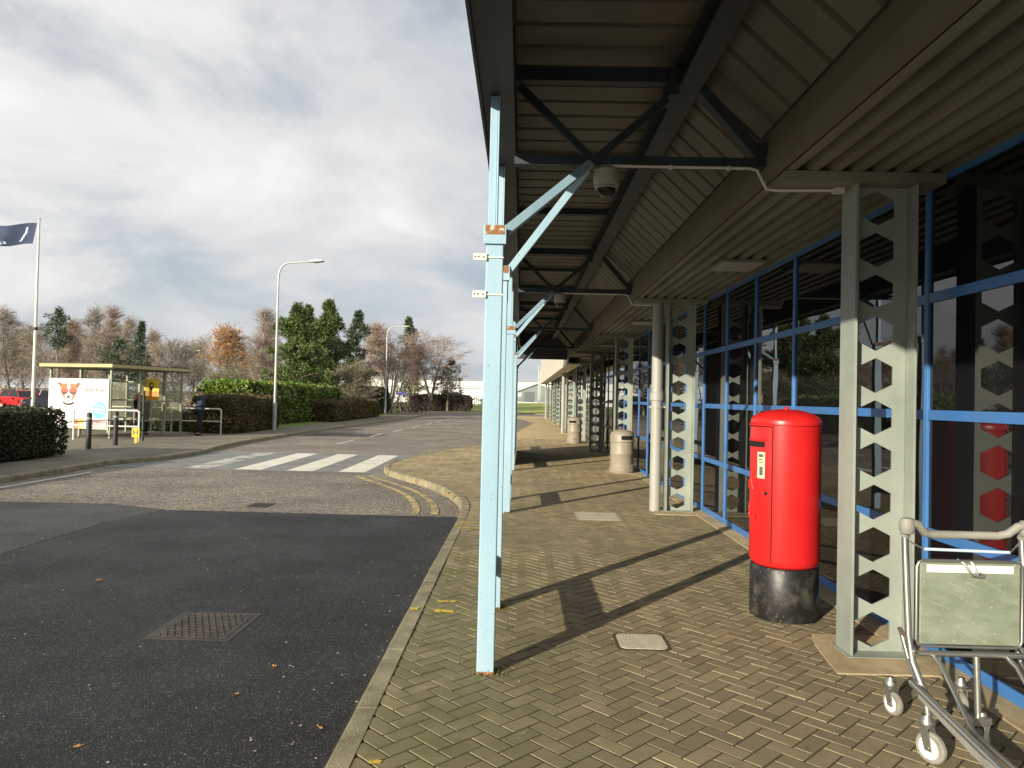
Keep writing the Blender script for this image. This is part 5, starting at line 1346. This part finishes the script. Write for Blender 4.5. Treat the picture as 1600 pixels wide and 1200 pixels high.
def flagp(s, t):
    return (-.12 - 2.6 * s - .16 * (1 - t) , .18 * math.sin(s * 7.5 + t * 1.2) * (.2 + s), 9.58 - .42 * s + .25 * s * s - (1 - t) * (1.02 - .05 * s) + .05 * math.sin(s * 9))
for i in range(NXf + 1):
    for j in range(NZf + 1): V.append(flagp(i / NXf, j / NZf))
for i in range(NXf):
    for j in range(NZf): a = i * (NZf + 1) + j; F.append((a, a + 1, a + NZf + 2, a + NZf + 1))
b = MB(); b.add(V, F, 0, True); fo = b.build('flag', MT['flagnavy'], fp)
mk = MB()
def flagmark(s0, t0, ds, dt, w):
    P = []
    for s, t in ((s0, t0), (s0 + ds, t0 + dt), (s0 + ds + w, t0 + dt), (s0 + w, t0)):
        x, y, z = flagp(s, t); P.append((x, y - .012, z))
    mk.add(P, [(0, 1, 2, 3)])
flagmark(.16, .55, -.01, .25, .035); flagmark(.20, .35, -.05, .22, .04); flagmark(.24, .15, -.05, .20, .04); flagmark(.48, .12, .02, .10, .12); flagmark(.55, .05, .02, .07, .2)
mk.build('flag_emblem', flat('flag_pale', (.45, .62, .68)), fo)
ds = root('direction_sign', (-12.9, 78.5, 0), 'small blue direction sign on a pale post near the far birches', 'sign')
b = MB(); b.tube([(0, 0, 0), (0, 0, 1.9)], .045, 8); b.build('post', MT['galv'], ds)
b = MB(); b.prism([(-.5, 1.72), (.55, 1.72), (.72, 1.86), (.55, 2.0), (-.5, 2.0)], lambda a, z, d: (a, d, z), -.08, -.05); b.build('board', MT['bluesign'], ds)
# ------------------------------------------------------------------ cars
def car(loc, rz, paint, label, group):
    q = root('parked_car', loc, label, 'car', group, rz)
    L2 = 2.05; prof_b = [(-L2, .28), (-L2, .62), (-L2 + .08, .80), (-1.25, .90), (1.1, .93), (1.95, .86), (L2, .70), (L2, .30)]
    b = MB(); lo = [(-L2 + .1, .24)] ; body = prof_b
    f = lambda hw: (lambda a, z, d: (a, d, z))
    n = len(body); rings = []
    for yy, sc in ((-.86, .96), (-.80, 1), (.80, 1), (.86, .96)):
        rings.append([(x * sc, yy, .58 + (z - .58) * (sc if abs(yy) > .82 else 1)) for x, z in body])
    V = [p for r_ in rings for p in r_]; F = []
    for k in range(3):
        for i in range(n): F.append((k * n + i, k * n + (i + 1) % n, (k + 1) * n + (i + 1) % n, (k + 1) * n + i))
    F += [tuple(reversed(range(n))), tuple(3 * n + i for i in range(n))]; b.add(V, F)
    # roof and pillars: greenhouse tapering inwards
    g0 = [(-1.15, .90), (-.55, 1.36), (-.3, 1.42), (1.0, 1.44), (1.5, 1.36), (1.85, .90)]; m_ = len(g0)
    def gh(s, inset): return [(x * s, yv, z) for x, z in g0 for yv in ()]
    b2 = MB(); V = []
    for sgn in (-1, 1):
        for x, z in g0: V.append((x, sgn * (.78 - (z - .9) * .36), z))
    F = [(i, i + 1, m_ + i + 1, m_ + i) for i in range(1, 4)]
    b2.add(V, F)
    bo = b.build('body', paint, q, .04); b2.build('roof', paint, bo)
    b = MB(); b.add(V, [tuple(range(m_)), tuple(reversed(range(m_, 2 * m_))), (0, 1, m_ + 1, m_), (4, 5, m_ + 5, m_ + 4)]); b.build('window', MT['carglass'], q)
    b = MB()
    for sgn in (-1, 1):
        for xa, za, xb, zb in ((-.55, 1.36, -1.15, .9), (.35, 1.43, .4, .9), (1.5, 1.36, 1.85, .9)):
            b.bar((xa, sgn * (.785 - (za - .9) * .36), za), (xb, sgn * .785, zb), .06, .03, (0, 1, 0))
    b.build('pillars', paint, bo)
    for sx in (-1.28, 1.25):
        for sy in (-1, 1):
            b = MB(); b.lathe([(.19, .07), (.29, .09), (.31, .06), (.31, -.06), (.29, -.09), (.19, -.07)], (sx, sy * .78, .31), 18, axis='Y'); w = b.build('wheel', MT['tyre'], q)
            b = MB(); b.lathe([(.001, .075 * sy), (.06, .08 * sy), (.19, .06 * sy)], (sx, sy * .78, .31), 18, axis='Y'); b.build('rim', MT['galv'], w)
    for sy in (-1, 1):
        b = MB(); b.box(-L2 - .012, -L2 + .1, sy * .62 - .16, sy * .62 + .16, .60, .72); b.build('headlight', MT['headlens'], q, .02)
        b = MB(); b.box(L2 - .1, L2 + .012, sy * .66 - .12, sy * .66 + .12, .62, .80); b.build('tail_light', MT['carlight'], q, .02)
    return q
GC = 'cars parked behind the left hedge'; GF = 'cars parked beyond the far grass bank'
car((-37.6, 55.0, 0), R(150), MT['carred'], 'red hatchback parked behind the flagpole foot', GC)
car((-33.3, 52.5, 0), R(20), MT['cardark'], 'dark car mostly hidden behind the advertisement panel', GC)
car((-38.0, 59.0, 0), R(170), MT['carsilver'], 'silver car parked behind the red hatchback', GC)
car((-42.5, 57.5, 0), R(160), MT['carred'], 'second red car at the left frame edge', GC)
car((-11.6, 118, .3), R(10), MT['carsilver'], 'silver car seen below the far white warehouse, left of the others', GF)
car((-8.2, 116, .3), R(175), MT['carwhite'], 'white car in the middle of the far parked cars', GF)
car((-15.2, 119, .3), R(100), MT['cardark'], 'dark car among the far parked cars', GF)
car((-5.2, 117, .4), R(5), MT['cardark'], 'dark far car half hidden by the nearest pale blue post', GF)

# ------------------------------------------------------------------ far buildings, fence, masts
wh = root('warehouse', (-12, 175, 0), 'long white flat-roofed warehouse across the far end', 'warehouse')
b = MB(); b.box(-40, 22, 0, 30, 0, 3.7); b.build('lower_wall', MT['shed'], wh); b = MB(); b.box(-40, 22, .15, 30, 3.75, 5.6); b.build('upper_wall', MT['shed'], wh)
b = MB(); b.box(-40.2, 22.2, -.2, 30, 3.69, 3.83); b.build('eaves_band', MT['shedroof'], wh); b = MB(); b.box(-40.2, 22.2, -.1, 30.2, 5.62, 5.85); b.build('roof', MT['shedroof'], wh)
for x in (-26, -18, -9, -3, 5):
    b = MB(); b.box(x, x + .25, -.12, .145, 3.84, 5.6); b.build('downpipe', MT['shedroof'], wh)
for x in (-33, -30, -22): b = MB(); b.box(x, x + 1.6, -.06, -.01, 1.0, 2.9); b.build('window', MT['carglass'], wh)
gs = root('grey_shed', (3.2, 150, 0), 'small grey gabled shed in front of the far warehouse', 'shed')
b = MB(); b.prism([(-4.2, .9), (4.2, .9), (4.2, 2.9), (0, 4.6), (-4.2, 2.9)], lambda a, z, d: (a, d, z), 0, 12); b.build('wall', MT['greyshed'], gs)
b = MB(); b.prism([(-4.5, 2.8), (0, 4.63), (4.5, 2.8), (4.5, 2.95), (0, 4.8), (-4.5, 2.95)], lambda a, z, d: (a, d, z), -.3, 12.3); b.build('roof', MT['shedroof'], gs)
b = MB(); b.box(-2.6, -.6, -.05, -.01, .9, 3.0); b.build('door', flat('shed_door', (.12, .14, .14)), gs)
b = MB(); b.box(4.25, 12, 3, 12, .9, 3.2); b.build('side_annex', MT['greyshed'], gs)
b = MB(); b.box(-3.9, -3.2, -.04, -.01, 2.0, 2.8); b.build('window', MT['headlens'], gs)
hs_ = root('brick_house', (-38.5, 112, 0), 'red brick gabled house glimpsed left of the pines', 'house')
b = MB(); b.prism([(-3.5, 0), (3.5, 0), (3.5, 3.2), (0, 5.6), (-3.5, 3.2)], lambda a, z, d: (a, d, z), 0, 8); b.build('wall', MT['brick'], hs_)
b = MB(); b.prism([(-3.8, 3.05), (0, 5.62), (3.8, 3.05), (3.8, 3.2), (0, 5.8), (-3.8, 3.2)], lambda a, z, d: (a, d, z), -.2, 8.2); b.build('roof', flat('roof_tile', (.22, .09, .06)), hs_)
for x in (-1.9, 1.0): b = MB(); b.box(x, x + .9, -.06, -.01, 1.0, 2.2); b.build('window', MT['headlens'], hs_)
lm = 'tall thin lighting mast beyond the far grass bank, left of the pair', 'slimmer lighting mast beyond the far grass bank, right of the pair'
for k, (x, h) in enumerate(((2.75, 6.4), (3.05, 5.6))):
    o = MB().tube([(0, 0, 0), (0, 0, h)], [.07, .05], 8).build('lighting_mast', MT['whitepaint']); o.location = (x, 120, .6); tag(o, lm[k], 'mast', 'masts beyond the bank')
fn = root('palisade_fence', (-9, 100, 0), 'dark steel palisade fence in front of the far parked cars', 'fence')
b = MB()
for i in range(90): x = -16 + i * .27; b.box(x - .035, x + .035, -.01, .01, .1, 1.75)
b.build('pales', MT['palisade'], fn); b = MB(); b.box(-16.2, 8.5, .012, .05, .45, .52); b.box(-16.2, 8.5, .012, .05, 1.4, 1.47); b.build('rails', MT['palisade'], fn)
hut = root('dark_hut', (-9.2, 96, 0), 'low dark flat-roofed hut behind the hedge under the far birches', 'hut')
b = MB(); b.box(-1.3, 1.3, 0, 2, 0, 2.2); b.build('wall', flat('hut_dark', (.05, .045, .04), .8), hut); b = MB(); b.box(-1.45, 1.45, -.15, 2.15, 2.21, 2.33); b.build('roof', MT['shedroof'], hut)
